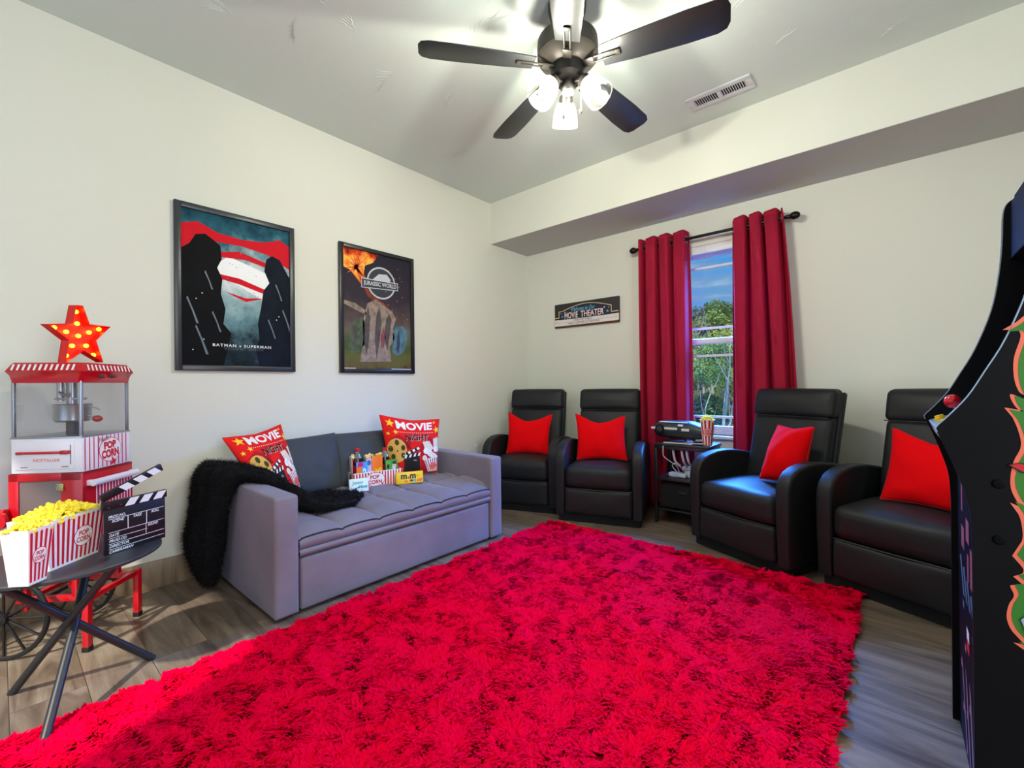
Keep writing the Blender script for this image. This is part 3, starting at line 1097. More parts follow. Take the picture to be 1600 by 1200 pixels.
def sweep(mb, stations, nu, nv, material, seed=0, lump=0.012, fur=0.004):
    """stations: (centre, width vector (half), thickness vector (half)); closed flattened section swept through them"""
    S = [(Vector(a), Vector(b), Vector(c)) for a, b, c in stations]
    n = len(S) - 1

    def cat(t, k):
        i = min(int(t), n - 1); f = t - i
        p = [S[max(i - 1, 0)][k], S[i][k], S[i + 1][k], S[min(i + 2, n)][k]]
        return 0.5 * ((2 * p[1]) + (-p[0] + p[2]) * f + (2 * p[0] - 5 * p[1] + 4 * p[2] - p[3]) * f * f + (-p[0] + 3 * p[1] - 3 * p[2] + p[3]) * f ** 3)

    def fn(u, v):
        t = v * n
        c, w, h = cat(t, 0), cat(t, 1), cat(t, 2)
        e = min(1, 6 * v, 6 * (1 - v)) ** 0.5 if 0 < v < 1 else 0.02
        a = 2 * pi * u
        ca, sa = cos(a), sin(a)
        x = (abs(ca) ** 0.7) * (1 if ca > 0 else -1)
        y = (abs(sa) ** 0.8) * (1 if sa > 0 else -1)
        p = c + w * x * (0.35 + 0.65 * e) + h * y * e
        d = (w.normalized() * x + h.normalized() * y)
        q = mnoise.noise(Vector((x * 2.6 + seed, t * 0.9, y))) * lump + mnoise.noise(Vector((p.x * 40, p.y * 40, p.z * 40 + seed))) * fur
        fold = 0.5 * lump * sin(x * 9 + 1.5 * sin(t * 1.3 + seed))
        return p + d * q + h.normalized() * fold * (1 if y > 0 else -1) * abs(y)
    mb.grid(fn, nu, nv, material, close_u=True, flip=True)


mb = MB()
# hanging mass outside the left arm, over the arm, tail across the seat
sweep(mb, [((0.22, -2.915, 0.03), (0.13, 0, 0), (0, -0.050, 0)), ((0.22, -2.925, 0.12), (0.15, 0, 0), (0, -0.060, 0)), ((0.22, -2.918, 0.32), (0.165, 0, 0), (0, -0.058, 0)),
           ((0.235, -2.900, 0.50), (0.185, 0, 0), (0, -0.052, 0.02)), ((0.26, -2.87, 0.595), (0.205, 0, 0), (0, -0.045, 0.040)), ((0.33, -2.80, 0.588), (0.19, 0.03, 0), (0, 0, 0.036)),
           ((0.47, -2.722, 0.548), (0.12, 0.05, -0.04), (0.01, 0.025, 0.036)), ((0.575, -2.665, 0.475), (0.10, 0.06, -0.02), (0, 0.02, 0.034)), ((0.605, -2.57, 0.425), (0.12, 0.05, 0), (0, 0, 0.026)), ((0.590, -2.43, 0.418), (0.135, 0.03, 0), (0, 0, 0.022)),
           ((0.555, -2.32, 0.414), (0.12, 0.03, 0), (0, 0, 0.020)), ((0.54, -2.265, 0.408), (0.085, 0.02, 0), (0, 0, 0.012))], 64, 110, M_fur, seed=2.0, lump=0.024, fur=0.007)
blk_ = world_part(mb, 'fur_blanket', 'black fluffy fur blanket draped over the left sofa arm, trailing across the seat', 'blanket')


def fur_strands(o, n, length, seed=1):
    """short fibres rooted all over a mesh"""
    rng = np.random.default_rng(seed)
    me = o.data
    me.update()
    nf = len(me.polygons)
    cen = np.zeros(nf * 3); me.polygons.foreach_get('center', cen); cen = cen.reshape(-1, 3)
    nor = np.zeros(nf * 3); me.polygons.foreach_get('normal', nor); nor = nor.reshape(-1, 3)
    ar = np.zeros(nf); me.polygons.foreach_get('area', ar)
    f = rng.choice(nf, n, p=ar / ar.sum())
    jit = rng.normal(size=(n, 3)) * np.sqrt(ar[f])[:, None] * 0.5
    nn_ = nor[f]
    jit -= nn_ * (jit * nn_).sum(1)[:, None]
    p = cen[f] + jit
    d = nn_ * 0.75 + rng.normal(size=(n, 3)) * 0.40 + np.array([0, 0, -0.35])
    d /= np.linalg.norm(d, axis=1)[:, None]
    w = np.cross(d, rng.normal(size=(n, 3))); w /= np.linalg.norm(w, axis=1)[:, None] + 1e-9
    w *= 0.0014
    L_ = length * (0.6 + 0.8 * rng.random((n, 1)))
    V = np.stack([p - w - nn_ * 0.002, p + w - nn_ * 0.002, p + d * L_], 1)
    m2 = bpy.data.meshes.new('fur')
    m2.vertices.add(3 * n); m2.vertices.foreach_set('co', V.reshape(-1).astype(np.float32))
    m2.loops.add(3 * n); m2.loops.foreach_set('vertex_index', np.arange(3 * n, dtype=np.int32))
    m2.polygons.add(n); m2.polygons.foreach_set('loop_start', np.arange(0, 3 * n, 3, dtype=np.int32)); m2.polygons.foreach_set('loop_total', np.full(n, 3, dtype=np.int32))
    m2.materials.append(me.materials[0])
    m2.update(calc_edges=True)
    h = bpy.data.objects.new('fur', m2); COL.objects.link(h); h.parent = o; h['kind'] = 'stuff'


fur_strands(blk_, 42000, 0.020)
# ================================================================== RUG
M_rugbase = mat('rug_backing', (225, 0, 40), rough=0.95)
m = bpy.data.materials.new('red_shag_pile'); m.use_nodes = True
nt = m.node_tree; b = nt.nodes['Principled BSDF']
at = nt.nodes.new('ShaderNodeAttribute'); at.attribute_name = 'tint'
rp = nt.nodes.new('ShaderNodeValToRGB'); rp.color_ramp.elements[0].color = lin((254, 0, 44)); rp.color_ramp.elements[1].color = lin((255, 0, 78))
nt.links.new(at.outputs['Fac'], rp.inputs['Fac']); nt.links.new(rp.outputs['Color'], b.inputs['Base Color'])
b.inputs['Roughness'].default_value = 0.8; b.inputs['Specular IOR Level'].default_value = 0.02; b.inputs['Sheen Weight'].default_value = 0.0; b.inputs['Sheen Tint'].default_value = lin((255, 60, 120))
ge = nt.nodes.new('ShaderNodeNewGeometry'); vs = nt.nodes.new('ShaderNodeVectorMath'); vs.operation = 'SCALE'; vs.inputs['Scale'].default_value = 0.55; va = nt.nodes.new('ShaderNodeVectorMath'); va.operation = 'ADD'; va.inputs[1].default_value = (0, 0, 2.0); vn = nt.nodes.new('ShaderNodeVectorMath'); vn.operation = 'NORMALIZE'
nt.links.new(ge.outputs['Normal'], vs.inputs[0]); nt.links.new(vs.outputs[0], va.inputs[0]); nt.links.new(va.outputs[0], vn.inputs[0]); nt.links.new(vn.outputs[0], b.inputs['Normal'])
tl_ = nt.nodes.new('ShaderNodeBsdfTranslucent'); mz = nt.nodes.new('ShaderNodeMixShader'); mz.inputs[0].default_value = 0.28; oz = [n for n in nt.nodes if n.type == 'OUTPUT_MATERIAL'][0]
nt.links.new(rp.outputs['Color'], tl_.inputs['Color']); nt.links.new(b.outputs[0], mz.inputs[1]); nt.links.new(tl_.outputs[0], mz.inputs[2]); nt.links.new(mz.outputs[0], oz.inputs['Surface'])
M_pile = m
RX0, RX1, RY0, RY1 = 0.955, 2.765, -3.72, -0.93
rug = thing('shag_rug', 'large bright red shaggy rug filling the middle of the wood floor', 'rug', ((RX0 + RX1) / 2, (RY0 + RY1) / 2, 0))
mb = MB(); mb.box2((RX0 - rug.location.x, RY0 - rug.location.y, 0.0), (RX1 - rug.location.x, RY1 - rug.location.y, 0.012), M_rugbase, 0.004); mb.build('backing', rug)


def smooth_noise(x, y, sc, seed):
    """cheap vectorised value noise"""
    rng = np.random.default_rng(seed)
    T = rng.random((256, 256))
    X, Y = x * sc, y * sc
    xi, yi = np.floor(X).astype(int), np.floor(Y).astype(int)
    fx, fy = X - xi, Y - yi
    fx = fx * fx * (3 - 2 * fx); fy = fy * fy * (3 - 2 * fy)
    g = lambda a, b: T[a % 256, b % 256]
    return g(xi, yi) * (1 - fx) * (1 - fy) + g(xi + 1, yi) * fx * (1 - fy) + g(xi, yi + 1) * (1 - fx) * fy + g(xi + 1, yi + 1) * fx * fy


def make_pile(n):
    rng = np.random.default_rng(7)
    # denser toward the viewer's side where single tufts show
    x = RX0 + 0.004 + (RX1 - RX0 - 0.008) * rng.random(n); y = RY0 + 0.004 + (RY1 - RY0 - 0.008) * rng.random(n)
    # clumps: tufts lean towards / along a smooth random field
    a = smooth_noise(x, y, 13.0, 1) * 2 * pi * 2 + smooth_noise(x, y, 42.0, 2) * 4.0
    lean = 0.78 + 0.34 * smooth_noise(x, y, 38.0, 3)
    L_ = 0.026 + 0.008 * rng.random(n) + 0.008 * smooth_noise(x, y, 14.0, 4)
    a = a + rng.normal(size=n) * 0.35
    lean = lean + rng.normal(size=n) * 0.10
    dx, dy, dz = np.cos(a) * np.sin(lean), np.sin(a) * np.sin(lean), np.cos(lean)
    w = 0.0050 + 0.0022 * rng.random(n)
    b = a + pi / 2 + rng.normal(size=n) * 0.5
    wx, wy = np.cos(b) * w, np.sin(b) * w
    z0 = 0.008
    V = np.zeros((n, 5, 3))
    k1 = 0.55
    # root pair, mid pair (less lean), tip (more lean)
    V[:, 0] = np.stack([x - wx, y - wy, np.full(n, z0)], 1); V[:, 1] = np.stack([x + wx, y + wy, np.full(n, z0)], 1)
    mx, my, mz = x + dx * L_ * 0.38, y + dy * L_ * 0.38, z0 + L_ * (0.55 * dz + 0.12)
    V[:, 2] = np.stack([mx + wx, my + wy, mz], 1); V[:, 3] = np.stack([mx - wx, my - wy, mz], 1)
    V[:, 4] = np.stack([x + dx * L_ * 1.0, y + dy * L_ * 1.0, z0 + L_ * 0.85 * dz + 0.003], 1)
    V[:, :, 0] -= rug.location.x; V[:, :, 1] -= rug.location.y
    base = (np.arange(n) * 5)[:, None]
    quads = base + np.array([0, 1, 2, 3]); tris = base + np.array([3, 2, 4])
    loops = np.concatenate([quads, tris], 1).reshape(-1).astype(np.int32)
    st = np.stack([np.arange(n) * 7, np.arange(n) * 7 + 4], 1).reshape(-1).astype(np.int32)
    tot = np.tile([4, 3], n).astype(np.int32)
    me = bpy.data.meshes.new('pile')
    me.vertices.add(5 * n); me.vertices.foreach_set('co', V.reshape(-1).astype(np.float32))
    me.loops.add(7 * n); me.loops.foreach_set('vertex_index', loops)
    me.polygons.add(2 * n); me.polygons.foreach_set('loop_start', st); me.polygons.foreach_set('loop_total', tot)
    me.materials.append(M_pile)
    me.update(calc_edges=True)
    me.polygons.foreach_set('use_smooth', np.ones(2 * n, dtype=bool))
    at = me.attributes.new('tint', 'FLOAT', 'POINT')
    tv = np.repeat(np.clip(rng.random(n) * 0.5 + 0.5 * smooth_noise(x, y, 5.0, 6), 0, 1), 5)
    at.data.foreach_set('value', tv.astype(np.float32))
    o = bpy.data.objects.new('pile', me); COL.objects.link(o); o.parent = rug
    o['kind'] = 'stuff'
    return o


make_pile(210000)

# ================================================================== CURTAINS
M_cur = mat('crimson_curtain', (170, 30, 58), rough=0.8, spec=0.15, sheen=0.1, sheen_tint=(255, 40, 110), bump=0.05, bscale=400, bdist=0.001)
# thin woven cloth lets some daylight through
nt = M_cur.node_tree; b = nt.nodes['Principled BSDF']; out = [n for n in nt.nodes if n.type == 'OUTPUT_MATERIAL'][0]
tl = nt.nodes.new('ShaderNodeBsdfTranslucent'); tl.inputs['Color'].default_value = lin((225, 20, 90)); ms = nt.nodes.new('ShaderNodeMixShader'); ms.inputs[0].default_value = 0.18
nt.links.new(b.outputs[0], ms.inputs[1]); nt.links.new(tl.outputs[0], ms.inputs[2]); nt.links.new(ms.outputs[0], out.inputs['Surface'])
M_rod = mat('black_metal_rod', (22, 21, 21), rough=0.35, metal=0.6)
M_grom = mat('silver_grommet', (170, 165, 165), rough=0.3, metal=0.9)
RODZ, RODY = 2.150, -0.082


def curtain(x0, x1, xb0, xb1, folds, phase, lab):
    root = thing('curtain', lab, 'curtain', ((x0 + x1) / 2, RODY, 0.04), group='crimson curtains at the window')
    cx = (x0 + x1) / 2
    def fn(u, v):
        z = 0.04 + (2.215 - 0.04) * v
        top = 1 - v
        a, b = x0 + (xb0 - x0) * top ** 0.8, x1 + (xb1 - x1) * top ** 0.8
        ph = 2 * pi * folds * u + phase
        amp = 0.056 * (1 - 0.15 * top) * (1 + 0.15 * sin(5 * u))
        # broad rounded fronts, narrow deep valleys
        y = -amp * 0.85 * math.tanh(2.2 * (cos(ph) + 0.35)) + 0.004 * sin(7 * v + 9 * u)
        x = a + (b - a) * u + 0.012 * sin(ph) * (1 - 0.4 * top) + 0.004 * sin(4 * v + u * 11)
        if v > 0.985:
            z += 0.006 * sin(ph)
        return (x - cx, y, z - 0.04)
    mb = MB(); mb.grid(fn, 150, 60, M_cur)
    c_ = mb.build('panel', root)
    mod = c_.modifiers.new('thick', 'SOLIDIFY'); mod.thickness = 0.003
    # grommets where the cloth crosses the rod
    for k in range(-1, int(folds) + 2):
      for sg in (-1, 1):
        u = (2 * pi * k + sg * 1.928 - phase) / (2 * pi * folds)
        if u < 0.01 or u > 0.99: continue
        x, y, z = fn(u, 1)
        M = Matrix.Translation((x, 0, RODZ - 0.04)) @ Matrix.Rotation(radians(62) * sg, 4, 'Z')
        mb = MB(); mb.tube([M @ Vector((0.024 * cos(q * pi / 8), 0, 0.024 * sin(q * pi / 8))) for q in range(16)], 0.005, M_grom, n=6, closed=True)
        mb.build('grommet', root)
    return root


curtain(1.278, 1.672, 1.272, 1.705, 3.5, 0.6, 'crimson grommet curtain left of the window, behind the window table')
curtain(1.985, 2.325, 1.965, 2.44, 3.5, 2.2, 'crimson grommet curtain right of the window, behind the recliner')
t_ = thing('curtain_rod', 'black curtain rod with a round finial above the window', 'curtain rod', (1.8, RODY, RODZ))
mb = MB(); mb.cyl((-0.545, 0, 0), (0.545, 0, 0), 0.0095, M_rod, 14); mb.cyl((-0.2, 0, 0), (0.545, 0, 0), 0.0115, M_rod, 14); mb.build('rod', t_)
for s in (-1, 1):
    mb = MB(); mb.cyl((s * 0.535, 0, 0), (s * 0.56, 0, 0), 0.014, M_rod, 14)
    mb.ball((s * 0.585, 0, 0), 0.026, M_rod, 18, s=(1.25, 1, 1)); mb.build('finial', t_)
    mb = MB(); mb.tube([(s * 0.48, 0, -0.004), (s * 0.48, 0.06, -0.01), (s * 0.48, -RODY - 0.006, -0.012)], 0.005, M_rod, n=8); mb.cyl((s * 0.48, -RODY - 0.008, -0.012), (s * 0.48, -RODY - 0.0005, -0.012), 0.022, M_rod, 16); mb.build('bracket', t_)

# ================================================================== WALL SIGN
t0 = thing('wall_sign', 'dark canvas movie theater sign with bulb border on the back wall', 'sign', (0.701, -0.012, 1.574))
mb = MB()
S_dark = mat('sign_charcoal', (44, 40, 40), rough=0.7); S_navy = mat('sign_navy', (26, 34, 52), rough=0.7); S_bulb = mat('sign_bulb_cream', (250, 226, 178), rough=0.6); S_teal = mat('sign_teal', (92, 160, 186), rough=0.6)
S_white = mat('sign_white', (226, 220, 216), rough=0.7); S_pink = mat('sign_pink_white', (248, 222, 222), rough=0.6); S_ink = mat('sign_ink', (60, 56, 60), rough=0.7); S_brown = mat('sign_brown', (66, 36, 28), rough=0.7)
mb.box2((-0.345, -0.010, 0), (0.345, 0.010, 0.229), S_dark, 0.002)
A = Art(mb, plane_fn((-0.345, -0.010, 0), (1, 0, 0), (0, 0, 1)), step=0.0004)
arch = [(0.055, 0.075), (0.055, 0.150), (0.10, 0.155)] + [(0.10 + 0.50 * k / 12, 0.155 + 0.045 * sin(pi * k / 12)) for k in range(1, 12)] + [(0.60, 0.155), (0.61, 0.150), (0.61, 0.075)]
A.poly(arch, S_navy)
A.rect(0, 0.018, 0.69, 0.078, S_white); A.rect(0, 0.0, 0.69, 0.014, S_brown)
A.up()
def dots(p, q, n):
    for k in range(n):
        A.oval(p[0] + (q[0] - p[0]) * k / n, p[1] + (q[1] - p[1]) * k / n, 0.0042, 0.0042, S_bulb, n=8)
dots((0.0, 0.098), (0.05, 0.098), 5); dots((0.05, 0.098), (0.05, 0.155), 6); dots((0.05, 0.155), (0.10, 0.160), 4)
for k in range(44):
    A.oval(0.10 + 0.50 * k / 44, 0.160 + 0.047 * sin(pi * k / 44), 0.0042, 0.0042, S_bulb, n=8)
dots((0.60, 0.160), (0.615, 0.155), 2); dots((0.615, 0.155), (0.615, 0.098), 6); dots((0.615, 0.098), (0.69, 0.098), 8); dots((0.0, 0.018), (0.69, 0.018), 64)
A.rect(0, 0.0465, 0.69, 0.048, S_ink)
A.text('Welcome to Our', 0.19, 0.145, 0.45, 0.185, S_teal, bold=0.02, shear=0.35)
A.text('MOVIE', 0.115, 0.082, 0.265, 0.140, S_pink, bold=0.01); A.text('THEATER', 0.295, 0.084, 0.54, 0.140, S_pink, bold=0.01)
A.text('GRAB A SEAT & RELAX', 0.22, 0.053, 0.42, 0.073, S_ink); A.text('MAKE A LIFETIME OF MEMORIES', 0.155, 0.024, 0.495, 0.043, S_ink)
A.star(0.087, 0.105, 0.014, S_teal); A.star(0.578, 0.108, 0.018, S_teal); A.star(0.545, 0.145, 0.010, S_white); A.star(0.12, 0.145, 0.009, S_white); A.star(0.075, 0.14, 0.006, S_bulb); A.star(0.59, 0.14, 0.006, S_white)
mb.build('canvas', t0)

# ================================================================== POSTERS
M_fr1 = mat('poster_frame_dark', (44, 48, 52), rough=0.35, spec=0.5); M_fr2 = mat('poster_frame_black', (26, 26, 30), rough=0.35, spec=0.5)


def poster(y0, y1, z0, z1, fm, lab, painter, name='framed_poster'):
    """hangs on the left wall, faces +x; art u runs to the right (+y), v up, 0..1"""
    root = thing(name, lab, 'poster', (0.002, (y0 + y1) / 2, z0), group='framed posters on the left wall')
    w, h = y1 - y0, z1 - z0
    mb = MB()
    b = 0.030; d = 0.022
    mb.box2((0, -w / 2, 0), (d, -w / 2 + b, h), fm, 0.003); mb.box2((0, w / 2 - b, 0), (d, w / 2, h), fm, 0.003)
    mb.box2((0, -w / 2 + b, 0), (d, w / 2 - b, b), fm, 0.003); mb.box2((0, -w / 2 + b, h - b), (d, w / 2 - b, h), fm, 0.003)
    mb.build('frame', root)
    mb = MB()
    iw, ih = w - 2 * b, h - 2 * b
    fn0 = plane_fn((0.010, -w / 2 + b, b), (0, 1, 0), (0, 0, 1))
    fn = lambda u, v, q: fn0(u * iw, v * ih, q)
    painter(mb, fn)
    mb.build('print', root)
    return root


def clamp(q):
    """keep a list of points inside the sheet"""
    return [(min(1, max(0, a)), min(1, max(0, b))) for a, b in q]


def poster_mat(name, stops, nscale=3.0, namp=0.25, axis='Z', rough=0.6, zs=1.0, speck=None):
    """printed sheet: colours by height in the picture, mottled by noise (Object coordinates: z up)"""
    m = bpy.data.materials.new(name); m.use_nodes = True
    nt = m.node_tree; b = nt.nodes['Principled BSDF']
    tc = nt.nodes.new('ShaderNodeTexCoord'); sp = nt.nodes.new('ShaderNodeSeparateXYZ'); nt.links.new(tc.outputs['Object'], sp.inputs[0])
    ns = nt.nodes.new('ShaderNodeTexNoise'); ns.inputs['Scale'].default_value = nscale; ns.inputs['Detail'].default_value = 7; ns.inputs['Roughness'].default_value = 0.65
    nt.links.new(tc.outputs['Object'], ns.inputs['Vector'])
    mr = nt.nodes.new('ShaderNodeMath'); mr.operation = 'MULTIPLY_ADD'; mr.inputs[1].default_value = namp; nt.links.new(ns.outputs['Fac'], mr.inputs[0])
    dv = nt.nodes.new('ShaderNodeMath'); dv.operation = 'DIVIDE'; dv.inputs[1].default_value = zs; nt.links.new(sp.outputs['Z'], dv.inputs[0]); nt.links.new(dv.outputs[0], mr.inputs[2])
    sb = nt.nodes.new('ShaderNodeMath'); sb.operation = 'SUBTRACT'; sb.inputs[1].default_value = namp * 0.5; nt.links.new(mr.outputs[0], sb.inputs[0])
    rp = nt.nodes.new('ShaderNodeValToRGB'); cr = rp.color_ramp
    cr.elements[0].position = stops[0][0]; cr.elements[0].color = lin(stops[0][1]); cr.elements[1].position = stops[-1][0]; cr.elements[1].color = lin(stops[-1][1])
    for (t, c) in stops[1:-1]:
        e = cr.elements.new(t); e.color = lin(c)
    nt.links.new(sb.outputs[0], rp.inputs[0]); nt.links.new(rp.outputs[0], b.inputs['Base Color'])
    b.inputs['Roughness'].default_value = rough; b.inputs['Specular IOR Level'].default_value = 0.12
    return m


def paint_storm(mb, fn):
    bg = poster_mat('print_storm_sky', [(0.0, (8, 14, 20)), (0.12, (26, 44, 54)), (0.30, (96, 134, 142)), (0.46, (150, 182, 186)), (0.60, (214, 226, 226)), (0.74, (128, 160, 166)), (0.86, (40, 96, 112)), (1.0, (14, 54, 70))], 7.0, 0.62, zs=0.909)
    red = mat('print_signal_red', (206, 22, 38), rough=0.6, spec=0.1); blk = mat('print_near_black', (7, 8, 12), rough=0.6, spec=0.1, var=0.3, vscale=9); navy = mat('print_navy_black', (14, 22, 36), rough=0.6, spec=0.1, var=0.4, vscale=10)
    wh = mat('print_pale_white', (232, 236, 238), rough=0.4); gr = mat('print_rim_grey', (92, 108, 122), rough=0.4)
    A = Art(mb, fn, step=0.0004, base=0.0)
    A.rect(0, 0, 1, 1, bg); A.up()
    A.poly([(0.27, 0.66), (0.40, 0.74), (0.78, 0.66), (0.84, 0.55), (0.74, 0.46), (0.50, 0.55), (0.30, 0.60)], wh); A.up()
    # plain red bands across a stormy sky (plain stand-in)
    A.poly([(0, 0.74), (0, 0.90), (0.14, 0.93), (0.30, 0.885), (0.52, 0.87), (0.74, 0.885), (0.90, 0.925), (1, 0.89), (1, 0.72), (0.78, 0.80), (0.52, 0.825), (0.24, 0.82)], red)
    A.poly([(0.30, 0.755), (0.50, 0.785), (0.78, 0.735), (0.80, 0.70), (0.56, 0.735), (0.32, 0.725)], red); A.poly([(0.26, 0.615), (0.50, 0.60), (0.76, 0.545), (0.74, 0.515), (0.50, 0.56), (0.28, 0.585)], red)
    A.poly([(0.36, 0.50), (0.56, 0.47), (0.74, 0.485), (0.56, 0.445)], red)
    A.up()
    # dark rock stacks left and right
    A.poly([(0, 0.74), (0.07, 0.78), (0.12, 0.845), (0.20, 0.86), (0.27, 0.83), (0.33, 0.80), (0.34, 0.71), (0.30, 0.65), (0.345, 0.58), (0.33, 0.48), (0.37, 0.38), (0.35, 0.28), (0.42, 0.22), (0.39, 0.13), (0.35, 0), (0, 0)], blk)
    A.poly([(1, 0.66), (0.95, 0.72), (0.90, 0.78), (0.82, 0.80), (0.76, 0.765), (0.74, 0.68), (0.79, 0.60), (0.73, 0.54), (0.705, 0.42), (0.67, 0.30), (0.685, 0.20), (0.65, 0.13), (0.68, 0), (1, 0)], navy)
    A.up()
    for (x, y, k) in ((0.05, 0.44, 1), (0.20, 0.62, .7), (0.26, 0.36, .8), (0.12, 0.26, 1.1), (0.86, 0.60, .7), (0.93, 0.42, 1), (0.78, 0.34, .8)):
        A.poly([(x, y), (x + 0.05 * k, y - 0.09 * k), (x + 0.09 * k, y - 0.17 * k), (x + 0.07 * k, y - 0.17 * k), (x + 0.035 * k, y - 0.09 * k), (x - 0.01, y - 0.01)], gr)
    A.text('BATMAN v SUPERMAN', 0.255, 0.128, 0.80, 0.147, wh, bold=0.02, space=1.25); A.text('DAWN OF JUSTICE', 0.36, 0.105, 0.72, 0.118, gr, space=1.5)
    A.rect(0.34, 0.1215, 0.73, 0.123, gr)
    random.seed(3)
    for k in range(60):
        x, y = random.uniform(0.38, 0.68), random.uniform(0.25, 0.80)
        A.poly([(x, y), (x + random.uniform(.004, .014), y + random.uniform(-.004, .004)), (x + .004, y + .006)], gr)
    for (x, y) in ((0.12, 0.43), (0.18, 0.17), (0.86, 0.34), (0.09, 0.10), (0.885, 0.365), (0.17, 0.47)):
        A.oval(x, y, 0.006, 0.004, wh, n=8)


def paint_volcano(mb, fn):
    bg = poster_mat('print_dusk_plain', [(0.0, (60, 50, 34)), (0.07, (98, 88, 56)), (0.14, (92, 98, 52)), (0.22, (70, 84, 46)), (0.33, (104, 98, 84)), (0.42, (86, 74, 72)), (0.60, (54, 48, 58)), (1.0, (38, 38, 50))], 9.0, 0.26, zs=0.904)
    hot = poster_mat('print_lava', [(0.60, (120, 34, 14)), (0.74, (236, 108, 26)), (0.86, (255, 196, 84)), (0.95, (226, 70, 20)), (1.05, (110, 34, 20))], 14.0, 0.5, zs=0.904)
    ember = mat('print_ember', (224, 96, 30), rough=0.4); dull = mat('print_ember_dark', (120, 44, 24), rough=0.5, var=0.5, vscale=30); st = mat('print_stone', (138, 122, 108), rough=0.5, var=0.4, vscale=26); st2 = mat('print_stone_dark', (72, 64, 56), rough=0.5, var=0.4, vscale=26)
    slate = mat('print_slate_blue', (76, 112, 124), rough=0.5, var=0.4, vscale=26); moss = mat('print_moss', (66, 82, 52), rough=0.5, var=0.5, vscale=24); silv = mat('print_silver', (196, 200, 206), rough=0.4); iron = mat('print_iron', (42, 50, 62), rough=0.4); rose = mat('print_rose_clay', (128, 62, 62), rough=0.5, var=0.3, vscale=20)
    A = Art(mb, fn, step=0.0004, base=0.0)
    A.rect(0, 0, 1, 1, bg); A.up()
    A.poly([(0, 1), (0.50, 1), (0.42, 0.92), (0.30, 0.88), (0.28, 0.78), (0.24, 0.72), (0.10, 0.82), (0, 0.84)], hot)
    A.poly([(0.20, 0.80), (0.28, 0.76), (0.40, 0.66), (0.62, 0.56), (0.66, 0.54), (0.40, 0.60), (0.34, 0.62)], dull)
    A.up()
    for (a, l) in ((100, .22), (80, .25), (62, .22), (48, .20), (120, .18), (150, .16), (190, .17), (215, .16), (20, .12), (235, .12), (290, .26), (300, .34), (312, .42), (318, .38)):
        r = radians(a); x, y = 0.18, 0.85
        ex, ey = x + cos(r) * l, y + sin(r) * l * 0.66
        q = clamp([(x - 0.012 * sin(r), y + 0.012 * cos(r)), (x + 0.012 * sin(r), y - 0.012 * cos(r)), (ex, ey)])
        A.poly(q, ember)
    A.up()
    # boulder shapes standing on the plain (plain stand-in)
    A.poly([(0.06, 0.18), (0.08, 0.30), (0.15, 0.40), (0.26, 0.44), (0.31, 0.36), (0.30, 0.22), (0.20, 0.14), (0.10, 0.13)], moss)
    A.poly([(0.70, 0.16), (0.71, 0.32), (0.76, 0.39), (0.86, 0.40), (0.95, 0.36), (0.93, 0.24), (0.88, 0.16), (0.76, 0.12)], slate)
    A.poly([(0, 0.565), (0.16, 0.55), (0.30, 0.50), (0.32, 0.46), (0.14, 0.50), (0, 0.535)], st)
    A.poly([(0.22, 0.06), (0.27, 0.26), (0.26, 0.40), (0.33, 0.56), (0.45, 0.605), (0.52, 0.585), (0.60, 0.55), (0.70, 0.52), (0.76, 0.45), (0.71, 0.37), (0.74, 0.28), (0.66, 0.20), (0.68, 0.07)], st)
    A.up()
    for q in ([(0.29, 0.40), (0.34, 0.54), (0.37, 0.44), (0.35, 0.26), (0.31, 0.10), (0.28, 0.24)], [(0.46, 0.46), (0.50, 0.55), (0.54, 0.42), (0.50, 0.24), (0.46, 0.08), (0.43, 0.26)], [(0.60, 0.42), (0.65, 0.50), (0.69, 0.44), (0.66, 0.32), (0.62, 0.16), (0.58, 0.28)]):
        A.poly(q, st2)
    A.poly([(0.52, 0.30), (0.57, 0.36), (0.60, 0.28), (0.56, 0.18), (0.53, 0.20)], rose)
    A.poly([(0.76, 0.18), (0.78, 0.30), (0.81, 0.36), (0.82, 0.24), (0.80, 0.14)], iron); A.poly([(0.12, 0.18), (0.14, 0.30), (0.18, 0.36), (0.18, 0.22)], st2)
    # round badge with the title bar
    A.oval(0.54, 0.755, 0.215, 0.140, silv, n=36); A.up(); A.oval(0.54, 0.755, 0.195, 0.126, iron, n=36)
    A.up(); A.poly([(0.40, 0.77), (0.50, 0.83), (0.62, 0.84), (0.68, 0.80), (0.66, 0.76), (0.58, 0.76), (0.52, 0.73)], silv)
    A.up(); A.poly([(0.245, 0.690), (0.795, 0.710), (0.795, 0.790 - 0.01), (0.245, 0.775)], silv); A.up(); A.poly([(0.255, 0.697), (0.785, 0.717), (0.785, 0.772), (0.255, 0.767)], iron)
    A.up(); A.text('JURASSIC WORLD', 0.275, 0.712, 0.77, 0.760, silv, bold=0.03, rot=0.02)
    random.seed(9)
    for k in range(16):
        x, y = random.uniform(0.6, 0.98), random.uniform(0.42, 0.95); A.oval(x, y, 0.007, 0.005, ember, n=7)
    A.rect(0.0, 0.0, 0.16, 0.008, silv); A.rect(0.68, 0.0, 1.0, 0.008, silv)


poster(-3.001, -2.379, 1.123, 2.031, M_fr1, 'larger framed poster on the left, teal storm sky with red bands and dark masses', paint_storm)
poster(-2.079, -1.458, 1.122, 2.026, M_fr2, 'framed poster on the right, nearer the corner, with orange eruption and round badge', paint_volcano)

